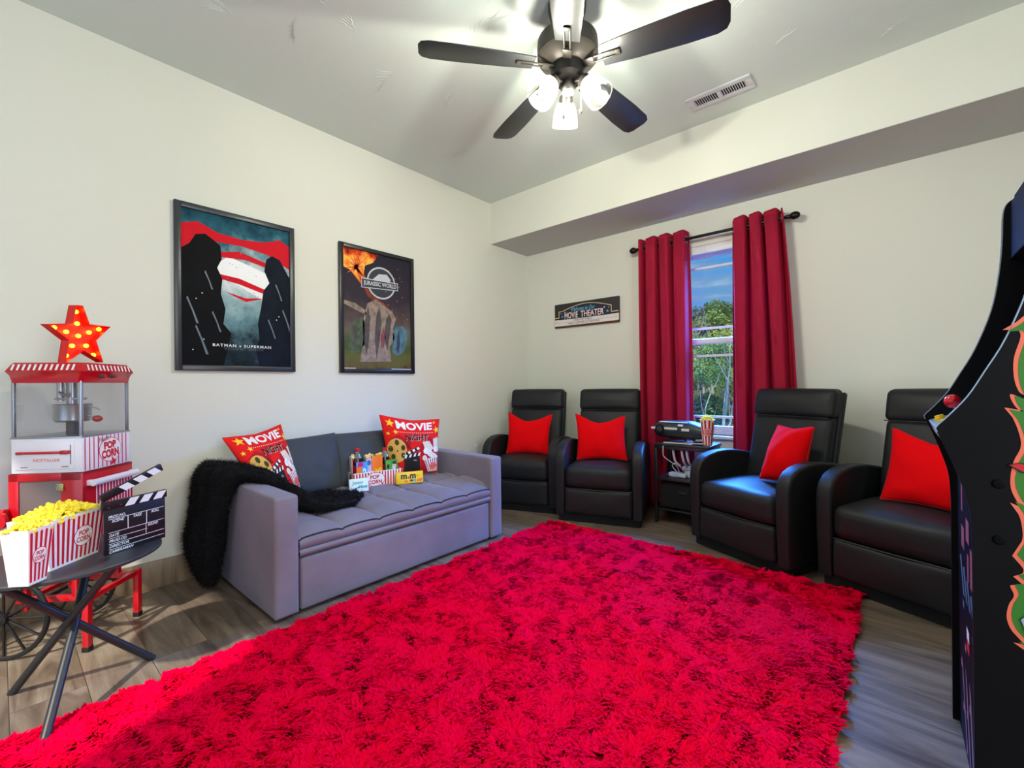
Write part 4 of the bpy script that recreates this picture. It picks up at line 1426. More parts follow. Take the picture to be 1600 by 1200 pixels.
# wall outlet plate just right of the sofa
t_ = thing('wall_outlet', 'white outlet cover on the left wall just past the sofa arm', 'outlet', (0.0005, -0.76, 0.38))
mb = MB(); mb.box2((0, -0.036, 0), (0.006, 0.036, 0.115), M_white, 0.002); mb.build('cover_plate', t_)
mb = MB(); mb.box2((0.005, -0.017, 0.066), (0.008, 0.017, 0.098), M_white, 0.001); mb.box2((0.005, -0.017, 0.018), (0.008, 0.017, 0.05), M_white, 0.001); mb.build('socket', t_)

# ceiling vent
t_ = thing('ceiling_vent', 'white rectangular slotted air vent in the ceiling', 'vent', (2.120, -0.806, RH))
M_vent = mat('vent_white', (206, 206, 210), rough=0.4); M_slot = mat('vent_dark', (38, 40, 44), rough=0.8)
mb = MB()
w2, h2 = 0.178, 0.072
mb.box2((-w2, -h2, -0.010), (w2, -0.036, 0), M_vent, 0.003); mb.box2((-w2, 0.036, -0.010), (w2, h2, 0), M_vent, 0.003)
mb.box2((-w2, -0.037, -0.010), (-0.142, 0.037, 0), M_vent, 0.003); mb.box2((0.142, -0.037, -0.010), (w2, 0.037, 0), M_vent, 0.003); mb.box2((-0.010, -0.037, -0.010), (0.010, 0.037, 0), M_vent)
mb.build('vent_frame', t_)
mb = MB(); mb.box2((-0.145, -0.038, -0.0008), (0.145, 0.038, 0), M_slot); mb.build('duct_opening', t_)
mb = MB()
for k in range(22):
    x = -0.137 + 0.0125 * k + (0.012 if k > 10 else 0)
    M = Matrix.Translation((x, 0, -0.006)) @ Matrix.Rotation(radians(35), 4, 'Y')
    mb.box((0, 0, 0), (0.0075, 0.074, 0.001), M_vent, M=M)
mb.build('louvers', t_)

# ================================================================== CEILING FAN
M_bl = mat('fan_blade_espresso', (28, 29, 31), rough=0.40, spec=0.5, var=0.12, vscale=4)
M_hub = mat('fan_bronze', (58, 54, 50), rough=0.35, metal=0.6)
M_hub2 = mat('fan_dark_bronze', (40, 38, 36), rough=0.4, metal=0.5)
fan = thing('ceiling_fan', 'dark five-blade ceiling fan with three clear glass shades lit', 'ceiling fan', (FAN.x, FAN.y, RH))
D = RH - FAN.z
mb = MB(); mb.lathe([(0.001, 0), (0.085, 0), (0.085, -0.03), (0.07, -0.09), (0.055, -0.15), (0.055, -0.17)], M_hub2, n=36); mb.build('canopy', fan)
mb = MB(); mb.lathe([(0.05, -0.155), (0.120, -0.160), (0.134, -0.172), (0.136, -0.19), (0.136, -0.245), (0.130, -0.252), (0.128, -0.256), (0.085, -0.285), (0.08, -0.29), (0.001, -0.29)], M_hub, n=48); mb.build('motor_housing', fan, sharp=30)
mb = MB(); mb.lathe([(0.001, -0.285), (0.072, -0.285), (0.072, -0.335), (0.060, -0.350), (0.034, -0.355), (0.034, -0.385), (0.028, -0.40), (0.001, -0.402)], M_hub2, n=36); mb.build('switch_housing', fan, sharp=30)
for k in range(5):
    a = radians(231.35 + 72 * k)
    M = Matrix.Rotation(a, 4, 'Z') @ Matrix.Translation((0, 0, -D)) @ Matrix.Rotation(radians(-12), 4, 'X')
    outl = [(0.155, -0.052), (0.30, -0.064), (0.50, -0.073), (0.615, -0.072), (0.648, -0.060), (0.660, -0.035), (0.660, 0.035), (0.648, 0.060), (0.615, 0.072), (0.50, 0.073), (0.30, 0.064), (0.155, 0.052)]
    mb = MB(); mb.prism(outl, 'z', -0.003, 0.003, M_bl, bevel=0.002, seg=2, M=M); bl = mb.build('blade', fan)
    mb = MB()
    mb.box2((0.215, -0.015, -0.010), (0.235, 0.015, -0.003), M_hub, 0.002, M=M)
    mb.box2((0.085, 0.009, -0.010), (0.230, 0.016, -0.003), M_hub, 0.002, M=M); mb.box2((0.085, -0.016, -0.010), (0.230, -0.009, -0.003), M_hub, 0.002, M=M)
    mb.box2((0.06, -0.020, -0.014), (0.12, 0.020, -0.002), M_hub, 0.004, M=M)
    mb.build('blade_iron', fan)
# light kit: three arms with clear glass shades
M_gl = glass_mat('clear_glass', tint=(0.97, 0.97, 0.92), base=0.03, edge=0.5, power=2.5, milky=0.05, rough=0.08)
M_bulb = bpy.data.materials.new('lit_bulb'); M_bulb.use_nodes = True
nt = M_bulb.node_tree; nt.nodes.clear(); o_ = nt.nodes.new('ShaderNodeOutputMaterial'); ad = nt.nodes.new('ShaderNodeAddShader'); em = nt.nodes.new('ShaderNodeEmission'); tp = nt.nodes.new('ShaderNodeBsdfTransparent')
em.inputs['Color'].default_value = lin((236, 232, 255)); em.inputs['Strength'].default_value = 1.3; nt.links.new(em.outputs[0], ad.inputs[0]); nt.links.new(tp.outputs[0], ad.inputs[1]); nt.links.new(ad.outputs[0], o_.inputs['Surface'])
for k, az in enumerate((130, 250, 10)):
    a = radians(az)
    d = Vector((cos(a), sin(a), 0))
    root0 = Vector((0, 0, -0.375))
    sock = root0 + d * 0.075 + Vector((0, 0, 0.005))
    axis = (d * 0.62 + Vector((0, 0, -0.78))).normalized()
    q = axis.to_track_quat('Z', 'Y').to_matrix().to_4x4()
    M = Matrix.Translation(sock) @ q
    mb = MB(); mb.tube([root0, root0 + d * 0.03 + Vector((0, 0, 0.012)), root0 + d * 0.06 + Vector((0, 0, 0.012)), sock], 0.008, M_hub, n=10)
    mb.lathe([(0.001, -0.012), (0.020, -0.010), (0.030, 0.0), (0.032, 0.022), (0.026, 0.026)], M_hub, n=24, M=M); arm = mb.build('light_arm', fan)
    mb = MB(); mb.lathe([(0.026, 0.018), (0.040, 0.030), (0.050, 0.055), (0.056, 0.085), (0.061, 0.125), (0.058, 0.125), (0.053, 0.085), (0.047, 0.056), (0.037, 0.032), (0.024, 0.020)], M_gl, n=32, M=M); sh = mb.build('glass_shade', fan)
    mb = MB(); mb.lathe([(0.001, 0.105), (0.012, 0.103), (0.024, 0.094), (0.030, 0.078), (0.027, 0.060), (0.016, 0.040), (0.013, 0.022), (0.001, 0.022)], M_bulb, n=24, M=M); bu = mb.build('bulb', fan)
    p = Vector(fan.location) + sock + axis * 0.078
    lamp('bulb_light', 'POINT', p, BULB_W, (1.0, 0.985, 0.92), shadow_soft_size=0.022)
mb = MB()
for (dx, dy, l) in ((0.02, -0.03, 0.14), (0.035, 0.03, 0.09)):
    pass
for (x, y, zb) in ((-0.005, -0.03, -0.505), (0.045, 0.035, -0.470)):
    mb2 = MB(); mb2.cyl((x, y, -0.37), (x, y, zb), 0.0018, M_grom, 6); mb2.lathe([(0.0005, -0.028), (0.006, -0.022), (0.007, -0.008), (0.003, 0.0), (0.0005, 0.0)], M_hub, c=(x, y, zb), n=12); mb2.build('pull_chain', fan)
# ================================================================== shared print colours
K_red = mat('carton_red', (200, 20, 44), rough=0.5); K_white = mat('carton_white', (240, 236, 236), rough=0.5); K_cream = mat('carton_plain_cream', (234, 216, 204), rough=0.6)
M_corn = mat('popcorn_yellow', (255, 232, 60), rough=0.6, var=0.18, vscale=60, subsurf=0.0); M_corn2 = mat('popcorn_pale', (255, 240, 160), rough=0.65, var=0.12, vscale=60)
M_blackmetal = mat('black_powder_metal', (34, 35, 38), rough=0.45, spec=0.5)
M_tabletop = mat('black_table_top', (44, 46, 52), rough=0.38, spec=0.5)
M_chrome = mat('chrome', (190, 195, 200), rough=0.18, metal=0.95)


def popcorn(points, r, material, material2=None, seed=1, name='popcorn', label='', group=None):
    """a heap of puffy kernels, each a cluster of small lumps"""
    rnd = random.Random(seed)
    mb = MB()
    for p in points:
        c = Vector(p)
        m_ = material if (material2 is None or rnd.random() < 0.8) else material2
        for k in range(4):
            d = Vector((rnd.gauss(0, 1), rnd.gauss(0, 1), rnd.gauss(0, 0.8))).normalized() * r * 0.62
            mb.ball(c + d, r * rnd.uniform(0.45, 0.72), m_, n=7, s=(1, rnd.uniform(.7, 1), rnd.uniform(.75, 1)))
    o = mb.build(name)
    tag(o, label, 'popcorn', group, 'stuff')
    return o


def carton(c, rot, hb, ht, h, lab, z, print_faces=(0,), plain=(), name='popcorn_box', group='striped popcorn boxes on the round table', stripes=9, wall=0.002, hb2=None, ht2=None, scallop=0.006):
    """tapered square popcorn box, open on top; face 0 looks along local +x"""
    hb2 = hb2 or hb; ht2 = ht2 or ht
    root = thing(name, lab, 'popcorn box', (c[0], c[1], z), rot, group)
    mb = MB()
    B_ = [(hb, -hb2), (hb, hb2), (-hb, hb2), (-hb, -hb2)]; T_ = [(ht, -ht2), (ht, ht2), (-ht, ht2), (-ht, -ht2)]
    for k in range(4):
        b0, b1, t1, t0 = B_[k], B_[(k + 1) % 4], T_[(k + 1) % 4], T_[k]
        P = [Vector((b0[0], b0[1], 0)), Vector((b1[0], b1[1], 0)), Vector((t1[0], t1[1], h)), Vector((t0[0], t0[1], h))]
        n = (P[1] - P[0]).cross(P[3] - P[0]).normalized()
        base = K_cream if k in plain else K_white
        Q = [q - n * wall for q in P]
        mb.add(P + Q, [(0, 1, 2, 3), (7, 6, 5, 4), (3, 2, 6, 7), (1, 0, 4, 5), (0, 3, 7, 4), (2, 1, 5, 6)], base)
        if k in print_faces:
            A = Art(mb, quad_fn(P[0], P[1], P[2], P[3]), step=0.0004)
            for s in range(stripes):
                u = (s + 0.35) / stripes
                A.poly([(u, 0.05), (u + 0.5 / stripes, 0.05), (u + 0.5 / stripes, 0.93), (u + 0.25 / stripes, 0.95), (u, 0.93)], K_red)
            A.up()
            ww = (P[2] - P[3]).length
            rx_, ry_ = 0.33, 0.33 * ww / h * 0.92
            rx_ = min(0.33, 0.036 / ww * 1.0 if ww > 0.12 else 0.33)
            ry_ = rx_ * ww / h * 0.92
            uc = 0.5 if ww < 0.12 else 0.62
            A.oval(uc, 0.50, rx_, ry_, K_red, n=30); A.up(); A.oval(uc, 0.50, rx_ * 0.93, ry_ * 0.93, K_white, n=30); A.up()
            A.text('POP', uc - rx_ * 0.50, 0.51, uc + rx_ * 0.50, 0.51 + ry_ * 0.50, K_red, bold=0.03)
            A.text('CORN', uc - rx_ * 0.72, 0.49 - ry_ * 0.52, uc + rx_ * 0.72, 0.49, K_red, bold=0.03)
    mb.add([(hb, -hb2, 0.001), (hb, hb2, 0.001), (-hb, hb2, 0.001), (-hb, -hb2, 0.001)], [(0, 1, 2, 3)], K_white)
    mb.build('carton', root)
    return root


def heap_pts(c, rot, hx, hy, z, n, dome, seed, spread=1.0):
    rnd = random.Random(seed)
    out = []
    for k in range(n):
        x, y = rnd.uniform(-1, 1), rnd.uniform(-1, 1)
        t = dome * (1 - x * x) * (1 - y * y) + rnd.uniform(-0.008, 0.006)
        X, Y = x * hx * spread, y * hy * spread
        out.append((c[0] + X * cos(rot) - Y * sin(rot), c[1] + X * sin(rot) + Y * cos(rot), z + t))
    return out


# ================================================================== ROUND TRIPOD TABLE
TC = Vector((0.81, -3.46, 0)); TZ = 0.472
rt = thing('side_table', 'small round black side table on three crossing legs, far left', 'side table', (TC.x, TC.y, 0))
mb = MB(); mb.lathe([(0.001, TZ - 0.014), (0.232, TZ - 0.014), (0.240, TZ - 0.010), (0.240, TZ - 0.003), (0.237, TZ), (0.001, TZ)], M_tabletop, n=72); mb.build('tabletop', rt, sharp=30)
feet = [Vector((1.047 - TC.x, -3.543 - TC.y, 0.012)), Vector((0.627 - TC.x, -3.587 - TC.y, 0.001)), Vector((0.761 - TC.x, -3.235 - TC.y, 0.001))]
for i, f in enumerate(feet):
    top = Vector((-f.x * 0.80, -f.y * 0.80, TZ - 0.016))
    # skew past the centre so the three legs cross side by side
    perp = Vector((-f.y, f.x, 0)).normalized() * 0.012
    mb = MB(); mb.tube([f + perp * 0.5, (f + top) / 2 + perp, top + perp * 0.5], 0.0125, M_blackmetal, n=14); mb.build('leg', rt)
mb = MB(); mb.lathe([(0.19, TZ - 0.020), (0.205, TZ - 0.020), (0.205, TZ - 0.014), (0.19, TZ - 0.014)], M_blackmetal, n=48); mb.build('top_ring', rt)

carton((1.008, -3.5635), radians(45), 0.0265, 0.038, 0.16, 'small striped popcorn box at the front edge of the round table, plain cream side showing', TZ, print_faces=(0, 1), plain=(3,), stripes=5)
# its printed face looks right, its plain face looks at the viewer
bd = Vector((-0.107, 0.119, 0)).normalized(); bn = Vector((0.119, 0.107, 0)).normalized()
bc = (Vector((0.945, -3.515, 0)) + Vector((0.838, -3.396, 0))) / 2 - bn * 0.052
brot = math.atan2(bn.y, bn.x)
carton((bc.x, bc.y), brot, 0.052, 0.064, 0.155, 'wide striped popcorn box behind the small one on the round table, beside the clapperboard', TZ, print_faces=(0, 1), stripes=11, hb2=0.080, ht2=0.094)
pts = heap_pts((1.008, -3.5635), radians(45), 0.034, 0.034, TZ + 0.152, 75, 0.016, 3) 
popcorn(pts, 0.0088, M_corn, name='popcorn', label='yellow popcorn heaped in the small box on the round table', group='popcorn heaps')
pts = heap_pts((bc.x, bc.y), brot, 0.058, 0.088, TZ + 0.150, 290, 0.032, 4)
popcorn(pts, 0.0100, M_corn, name='popcorn', label='big heap of yellow popcorn in the wide box on the round table', group='popcorn heaps')

# ================================================================== CLAPPERBOARD
cb0 = Vector((0.906, -3.388, TZ)); cb1 = Vector((0.827, -3.211, TZ))
ang = math.atan2(cb1.y - cb0.y, cb1.x - cb0.x)
clap = thing('clapperboard', 'black and white film clapperboard standing open on the round table', 'clapperboard', cb0, ang)
C_blk = mat('slate_black', (20, 18, 22), rough=0.4); C_wh = mat('slate_white', (226, 232, 236), rough=0.45)
mb = MB()
mb.box2((0, -0.004, 0), (0.194, 0.004, 0.150), C_blk, 0.001)
A = Art(mb, plane_fn((0, -0.004, 0), (1, 0, 0), (0, 0, 1)), step=0.0003, base=0.0004)
rows = [(0.128, 'PROD.NO.', 0.004, 0.060)]
for zz in (0.117, 0.072, 0.034, 0.016):
    A.rect(0.010, zz - 0.0008, 0.188, zz + 0.0008, C_wh)
A.rect(0.010, 0.052, 0.132, 0.0535, C_wh); A.rect(0.068, 0.072, 0.0705, 0.117, C_wh); A.rect(0.128, 0.072, 0.1305, 0.117, C_wh); A.rect(0.126, 0.034, 0.128, 0.072, C_wh)
for (s, x0, x1, z0) in (('PROD.NO.', 0.010, 0.062, 0.120), ('SCENE', 0.020, 0.058, 0.105), ('TAKE', 0.086, 0.114, 0.105), ('ROLL', 0.145, 0.172, 0.105), ('SOUND', 0.133, 0.168, 0.060), ('DATE', 0.012, 0.042, 0.0575), ('PROD.CO.', 0.012, 0.066, 0.039), ('DIRECTOR', 0.012, 0.072, 0.021), ('CAMERAMAN', 0.012, 0.086, 0.003)):
    A.text(s, x0, z0, x1, z0 + 0.0095, C_wh, bold=0.025, shear=0.25)
mb.build('slate', clap)
mb = MB(); mb.box2((-0.006, -0.006, 0.150), (0.200, 0.006, 0.178), C_blk, 0.001)
A = Art(mb, plane_fn((0, -0.006, 0.150), (1, 0, 0), (0, 0, 1)), base=0.0004)
for k in range(3):
    x = 0.058 + 0.046 * k
    A.poly([(x, 0.001), (x + 0.030, 0.001), (x + 0.048, 0.026), (x + 0.018, 0.026)], C_wh)
for (x, z) in ((0.010, 0.007), (0.010, 0.021), (0.046, 0.010)):
    mb.cyl((x, -0.0062, 0.150 + z), (x, -0.0078, 0.150 + z), 0.0032, M_chrome, 12)
mb.build('lower_bar', clap)
mb = MB()
M = Matrix.Translation((-0.004, 0, 0.178)) @ Matrix.Rotation(radians(-21), 4, 'Y')
mb.box2((0, -0.006, 0), (0.206, 0.006, 0.026), C_blk, 0.001, M=M)
A = Art(mb, lambda u, v, h: M @ Vector((u, -0.006 - h, v)), base=0.0004)
for k in range(3):
    x = 0.056 + 0.048 * k
    A.poly([(x + 0.016, 0.001), (x + 0.046, 0.001), (x + 0.030, 0.025), (x, 0.025)], C_wh)
mb.build('clapstick', clap)

# ================================================================== POPCORN CART
K_cart = mat('cart_red_enamel', (188, 8, 26), rough=0.28, coat=0.3); K_shell = mat('cart_white_enamel', (236, 230, 238), rough=0.3, coat=0.2); K_steel = mat('brushed_steel', (176, 178, 184), rough=0.3, metal=0.85)
K_dark = mat('cart_interior', (88, 78, 78), rough=0.6); K_tyre = mat('black_wheel', (18, 17, 18), rough=0.45); K_brass = mat('brass_hinge', (186, 176, 120), rough=0.35, metal=0.7)
cart = thing('popcorn_cart', 'red and white vintage popcorn machine cart with glass case and wheels', 'popcorn machine', (0.293, -3.407, 0), radians(47))
h_ = 0.130
mb = MB()
# lower cabinet, open compartment toward the front (-y)
z0, z1 = 0.40, 0.70
mb.box2((-h_, -h_, z1 - 0.012), (h_ + 0.004, h_, z1), K_cart, 0.002); mb.box2((-h_, -h_, z0), (h_, h_, z0 + 0.012), K_cart, 0.002)
mb.box2((h_ - 0.006, -h_, z0), (h_ + 0.004, h_, z1), K_cart, 0.002); mb.box2((-h_, h_ - 0.01, z0), (h_, h_, z1), K_cart, 0.002); mb.box2((-h_, -h_, z0), (-h_ + 0.01, h_, z1), K_cart, 0.002)
mb.box2((-h_, -h_ - 0.004, z0), (-h_ + 0.036, -h_ + 0.008, z1), K_cart, 0.002); mb.box2((h_ - 0.075, -h_ - 0.004, z0), (h_ + 0.004, -h_ + 0.008, z1), K_cart, 0.002)
mb.box2((-h_, -h_ - 0.004, z1 - 0.030), (h_, -h_ + 0.008, z1), K_cart, 0.002)
mb.box2((-h_ + 0.012, h_ - 0.014, z0 + 0.012), (h_ - 0.006, h_ - 0.010, z1 - 0.012), K_dark)
mb.box2((-h_ + 0.0105, -h_ + 0.010, z0 + 0.012), (-h_ + 0.013, h_ - 0.012, z1 - 0.012), K_dark); mb.box2((h_ - 0.009, -h_ + 0.010, z0 + 0.012), (h_ - 0.0065, h_ - 0.012, z1 - 0.012), K_dark); mb.box2((-h_ + 0.012, -h_ + 0.010, z1 - 0.016), (h_ - 0.008, h_ - 0.012, z1 - 0.0125), K_dark)
A = Art(mb, plane_fn((h_ + 0.004, -0.075, 0.41), (0, 1, 0), (0, 0, 1)), base=0.0006)
A.rect(0, 0, 0.195, 0.235, K_red); A.up()
for k in range(12):
    A.rect(0.004 + 0.0165 * k, 0.002, 0.009 + 0.0165 * k, 0.233, K_white)
mb.build('cabinet', cart)
mb = MB(); mb.box2((h_ - 0.088, -h_ - 0.010, 0.632), (h_ - 0.062, -h_ - 0.004, 0.660), K_brass, 0.001)
for sx in (-1, 1):
    for sz in (-1, 1):
        mb.cyl((h_ - 0.075 + 0.008 * sx, -h_ - 0.010, 0.646 + 0.008 * sz), (h_ - 0.075 + 0.008 * sx, -h_ - 0.012, 0.646 + 0.008 * sz), 0.002, M_chrome, 8)
mb.build('hinge', cart)
mb = MB(); mb.box2((-h_ + 0.036, -h_ + 0.000, z0 + 0.004), (h_ - 0.075, -h_ + 0.005, z1 - 0.030), mat('smoked_acrylic', (104, 90, 90), rough=0.35), 0.001); mb.build('door', cart)
# open door folded out to the left, with a round red knob
mb = MB(); mb.box2((-h_ - 0.012, -h_ - 0.03, 0.50), (-h_ + 0.006, -h_ - 0.004, 0.57), K_cart, 0.006); mb.cyl((-h_ - 0.004, -h_ - 0.03, 0.53), (-h_ - 0.004, -h_ - 0.045, 0.53), 0.032, K_cart, 24); mb.build('door_knob', cart)
mb = MB()
mb.cyl((h_ + 0.026, -0.115, 0.655), (h_ + 0.026, 0.125, 0.655), 0.013, K_shell, 16); mb.box2((h_ + 0.004, -0.118, 0.645), (h_ + 0.028, -0.100, 0.667), K_shell, 0.003); mb.box2((h_ + 0.004, 0.105, 0.645), (h_ + 0.028, 0.123, 0.667), K_shell, 0.003); mb.build('push_handle', cart)
# machine base with drawer
mb = MB()
mb.box2((-0.126, -0.126, 0.70), (0.126, 0.126, 0.838), K_shell, 0.004)
A = Art(mb, plane_fn((0.126, -0.120, 0.704), (0, 1, 0), (0, 0, 1)), base=0.0006)
for k in range(11):
    A.rect(0.006 + 0.0215 * k, 0.0, 0.011 + 0.0215 * k, 0.130, K_red)
A.up(); A.oval(0.135, 0.068, 0.060, 0.051, K_red, n=32); A.up(); A.oval(0.135, 0.068, 0.0575, 0.0485, K_white, n=32); A.up()
A.text('POP', 0.100, 0.072, 0.165, 0.104, K_red, bold=0.06, rot=0.08); A.text('CORN', 0.088, 0.034, 0.180, 0.070, K_red, bold=0.06, rot=0.08); A.text('Fresh', 0.072, 0.106, 0.128, 0.126, K_dark, shear=0.4, rot=0.15)
A.poly([(0.135, 0.004), (0.160, 0.006), (0.165, 0.020), (0.152, 0.024), (0.148, 0.034), (0.140, 0.030), (0.144, 0.016), (0.132, 0.012)], K_red)
mb.build('machine_base', cart)
mb = MB(); mb.box2((-0.108, -0.131, 0.716), (0.100, -0.126, 0.828), K_shell, 0.002)
A = Art(mb, plane_fn((-0.108, -0.131, 0.716), (1, 0, 0), (0, 0, 1)), base=0.0005)
A.text('NOSTALGIA', 0.065, 0.030, 0.160, 0.042, K_sal if 'K_sal' in globals() else P_sal, bold=0.01)
A.rect(0.196, 0.018, 0.199, 0.095, K_dark); A.rect(0.02, 0.008, 0.045, 0.011, K_dark); A.rect(0.165, 0.008, 0.19, 0.011, K_dark)
dr = mb.build('drawer', cart)
mb = MB(); mb.box2((-0.096, -0.144, 0.777), (0.085, -0.136, 0.787), K_cart, 0.004); mb.box2((0.060, -0.146, 0.775), (0.090, -0.132, 0.790), K_cart, 0.003); mb.box2((-0.100, -0.140, 0.775), (-0.080, -0.131, 0.787), K_cart, 0.003); o = mb.build('drawer_handle', dr)
# glass case
mb = MB()
for sx in (-1, 1):
    for sy in (-1, 1):
        mb.box((sx * 0.120, sy * 0.120, 0.950), (0.010, 0.010, 0.225), K_steel, 0.001)
mb.box2((-0.128, -0.128, 0.836), (0.128, 0.128, 0.842), K_steel, 0.001)
mb.build('case_frame', cart)
mb = MB()
M_case = glass_mat('case_acrylic', tint=(0.95, 0.95, 0.96), base=0.05, edge=0.5, power=3.0, rough=0.10)
for (a, b) in (((-0.115, -0.122, 0.842), (0.115, -0.120, 1.06)), ((0.120, -0.115, 0.842), (0.122, 0.115, 1.06)), ((-0.115, 0.120, 0.842), (0.115, 0.122, 1.06)), ((-0.122, -0.115, 0.842), (-0.120, 0.115, 1.06))):
    mb.box2(a, b, M_case)
mb.build('case_glass', cart)
mb = MB()
mb.lathe([(0.001, 0.895), (0.050, 0.895), (0.058, 0.902), (0.060, 0.96), (0.062, 0.965), (0.058, 0.967), (0.056, 0.905), (0.001, 0.902)], K_steel, c=(0.01, -0.02, 0), n=30)
mb.cyl((0.01, -0.02, 0.965), (0.01, -0.02, 1.06), 0.016, K_steel, 16); mb.cyl((-0.035, -0.02, 0.98), (-0.035, -0.02, 1.06), 0.012, K_steel, 12)
mb.box2((-0.05, -0.035, 0.985), (0.06, -0.01, 0.993), K_steel, 0.002); mb.tube([(0.03, -0.055, 1.00), (0.01, -0.07, 1.01), (-0.01, -0.055, 1.015)], 0.006, K_steel, n=8)
mb.box2((-0.005, -0.035, 0.842), (0.025, -0.005, 0.897), K_dark, 0.002)
kt = mb.build('kettle', cart)
mb = MB(); mb.tube([(0.07, -0.02, 0.955), (0.10, -0.02, 0.95), (0.112, -0.02, 0.94)], 0.003, K_steel, n=8); mb.tube([(0.06, -0.02, 0.925), (0.095, -0.02, 0.910)], 0.004, K_steel, n=8); mb.ball((0.104, -0.02, 0.905), 0.0155, K_cart, 16, s=(1.2, 1, 0.9)); mb.build('kettle_handle', cart)
# roof: flared red lid with white slots
mb = MB()
def ring(hh, z, c=0.022):
    return [(hh, -hh + c, z), (hh, hh - c, z), (hh - c, hh, z), (-hh + c, hh, z), (-hh, hh - c, z), (-hh, -hh + c, z), (-hh + c, -hh, z), (hh - c, -hh, z)]
R_ = [ring(0.128, 1.055, 0.012), ring(0.134, 1.085, 0.012), ring(0.142, 1.100, 0.012), ring(0.132, 1.128, 0.016), ring(0.128, 1.134, 0.018)]
V = [p for r in R_ for p in r]
Fc = [tuple(range(8))[::-1], tuple(range(32, 40))]
for i in range(4):
    for k in range(8):
        Fc.append((i * 8 + k, i * 8 + (k + 1) % 8, (i + 1) * 8 + (k + 1) % 8, (i + 1) * 8 + k))
mb.add(V, Fc, K_cart)
# slots on the sloping band
for side in range(4):
    Mr = Matrix.Rotation(side * pi / 2, 4, 'Z')
    for k in range(12):
        u = -0.112 + 0.0195 * k
        q = [(0.1412 + 0.0006, u, 1.104), (0.1412 + 0.0006, u + 0.008, 1.104), (0.1330 + 0.0008, u + 0.010, 1.127), (0.1330 + 0.0008, u + 0.002, 1.127)]
        mb.add([Mr @ Vector(p) for p in q], [(0, 1, 2, 3)], K_white)
mb.build('roof', cart)
for yy in (-0.045, 0.01):
    mb = MB(); mb.cyl((0.134, yy, 1.082), (0.150, yy, 1.082), 0.0085, K_dark, 14); mb.cyl((0.150, yy, 1.082), (0.156, yy, 1.082), 0.006, K_cart, 12); mb.build('switch_knob', cart)
# frame, feet, wheels
mb = MB()
pp = 0.011
for sy in (-1, 1):
    y = sy * 0.105
    mb.box2((0.085 - pp, y - pp, 0.205), (0.085 + pp, y + pp, 0.402), K_cart, 0.003); mb.box2((-0.095 - pp, y - pp, 0.16), (-0.095 + pp, y + pp, 0.402), K_cart, 0.003)
    mb.box2((-0.13, y - pp, 0.190), (0.15, y + pp, 0.212), K_cart, 0.003)
mb.box2((0.135, -0.145, 0.190), (0.157, 0.145, 0.212), K_cart, 0.003); mb.box2((-0.105, -0.105, 0.192), (-0.085, 0.105, 0.21), K_cart, 0.003)
mb.cyl((-0.12, -0.16, 0.16), (-0.12, 0.16, 0.16), 0.007, K_tyre, 12)
mb.build('frame', cart)
for sy in (-1, 1):
    mb = MB(); y = sy * 0.135
    mb.box2((0.135, y - 0.012, 0.018), (0.159, y + 0.012, 0.214), K_cart, 0.003); mb.box2((0.134, y - 0.013, 0.0), (0.160, y + 0.013, 0.020), K_tyre, 0.002)
    mb.build('leg', cart)
for sy in (-1, 1):
    w = MB(); y = sy * 0.165
    w.tube([(-0.12 + 0.152 * cos(2 * pi * k / 40), y, 0.16 + 0.152 * sin(2 * pi * k / 40)) for k in range(40)], 0.008, K_tyre, n=10, closed=True)
    w.tube([(-0.12 + 0.146 * cos(2 * pi * k / 40), y - 0.004, 0.16 + 0.146 * sin(2 * pi * k / 40)) for k in range(40)], 0.0035, M_chrome if False else M_blackmetal, n=6, closed=True)
    for k in range(12):
        a = 2 * pi * k / 12
        w.cyl((-0.12, y, 0.16), (-0.12 + 0.148 * cos(a), y, 0.16 + 0.148 * sin(a)), 0.0045, K_tyre, 8)
    w.lathe([(0.001, -0.016), (0.018, -0.014), (0.022, 0), (0.018, 0.014), (0.001, 0.016)], K_tyre, n=20, M=Matrix.Translation((-0.12, y, 0.16)) @ Matrix.Rotation(pi / 2, 4, 'X'))
    w.ball((-0.12, y + sy * 0.017, 0.16), 0.006, M_chrome, 12)
    w.build('wheel', cart)

# marquee star lamp on top
star = thing('star_lamp', 'red marquee star lamp with glowing bulbs standing on the popcorn machine', 'lamp', (0.36, -3.390, 1.1345), 0)
K_star = mat('star_red_metal', (216, 20, 18), rough=0.4); K_starface = mat('star_orange_red', (232, 44, 16), rough=0.45)
K_glow = mat('star_bulb_glow', (255, 220, 60), emit=(255, 190, 40), estr=6.0)
Ms = Matrix.Rotation(radians(40), 4, 'Z') @ Matrix.Rotation(radians(5), 4, 'X')
def st_pts(R, ri, rot=0.0):
    return [((R if k % 2 == 0 else R * ri) * -sin(-pi * k / 5 + rot), (R if k % 2 == 0 else R * ri) * cos(-pi * k / 5 + rot)) for k in range(10)]
zc = 0.113
mb = MB()
P_ = [(a, b + zc) for a, b in st_pts(0.138, 0.44)]
P_ = [(P_[0][0] - 0.014, P_[0][1] - 0.014), (P_[0][0] + 0.014, P_[0][1] - 0.014)] + P_[1:]
if (P_[2][0] < 0): P_[0], P_[1] = P_[1], P_[0]
mb.prism(P_, 'x', -0.016, -0.012, K_starface, M=Ms)
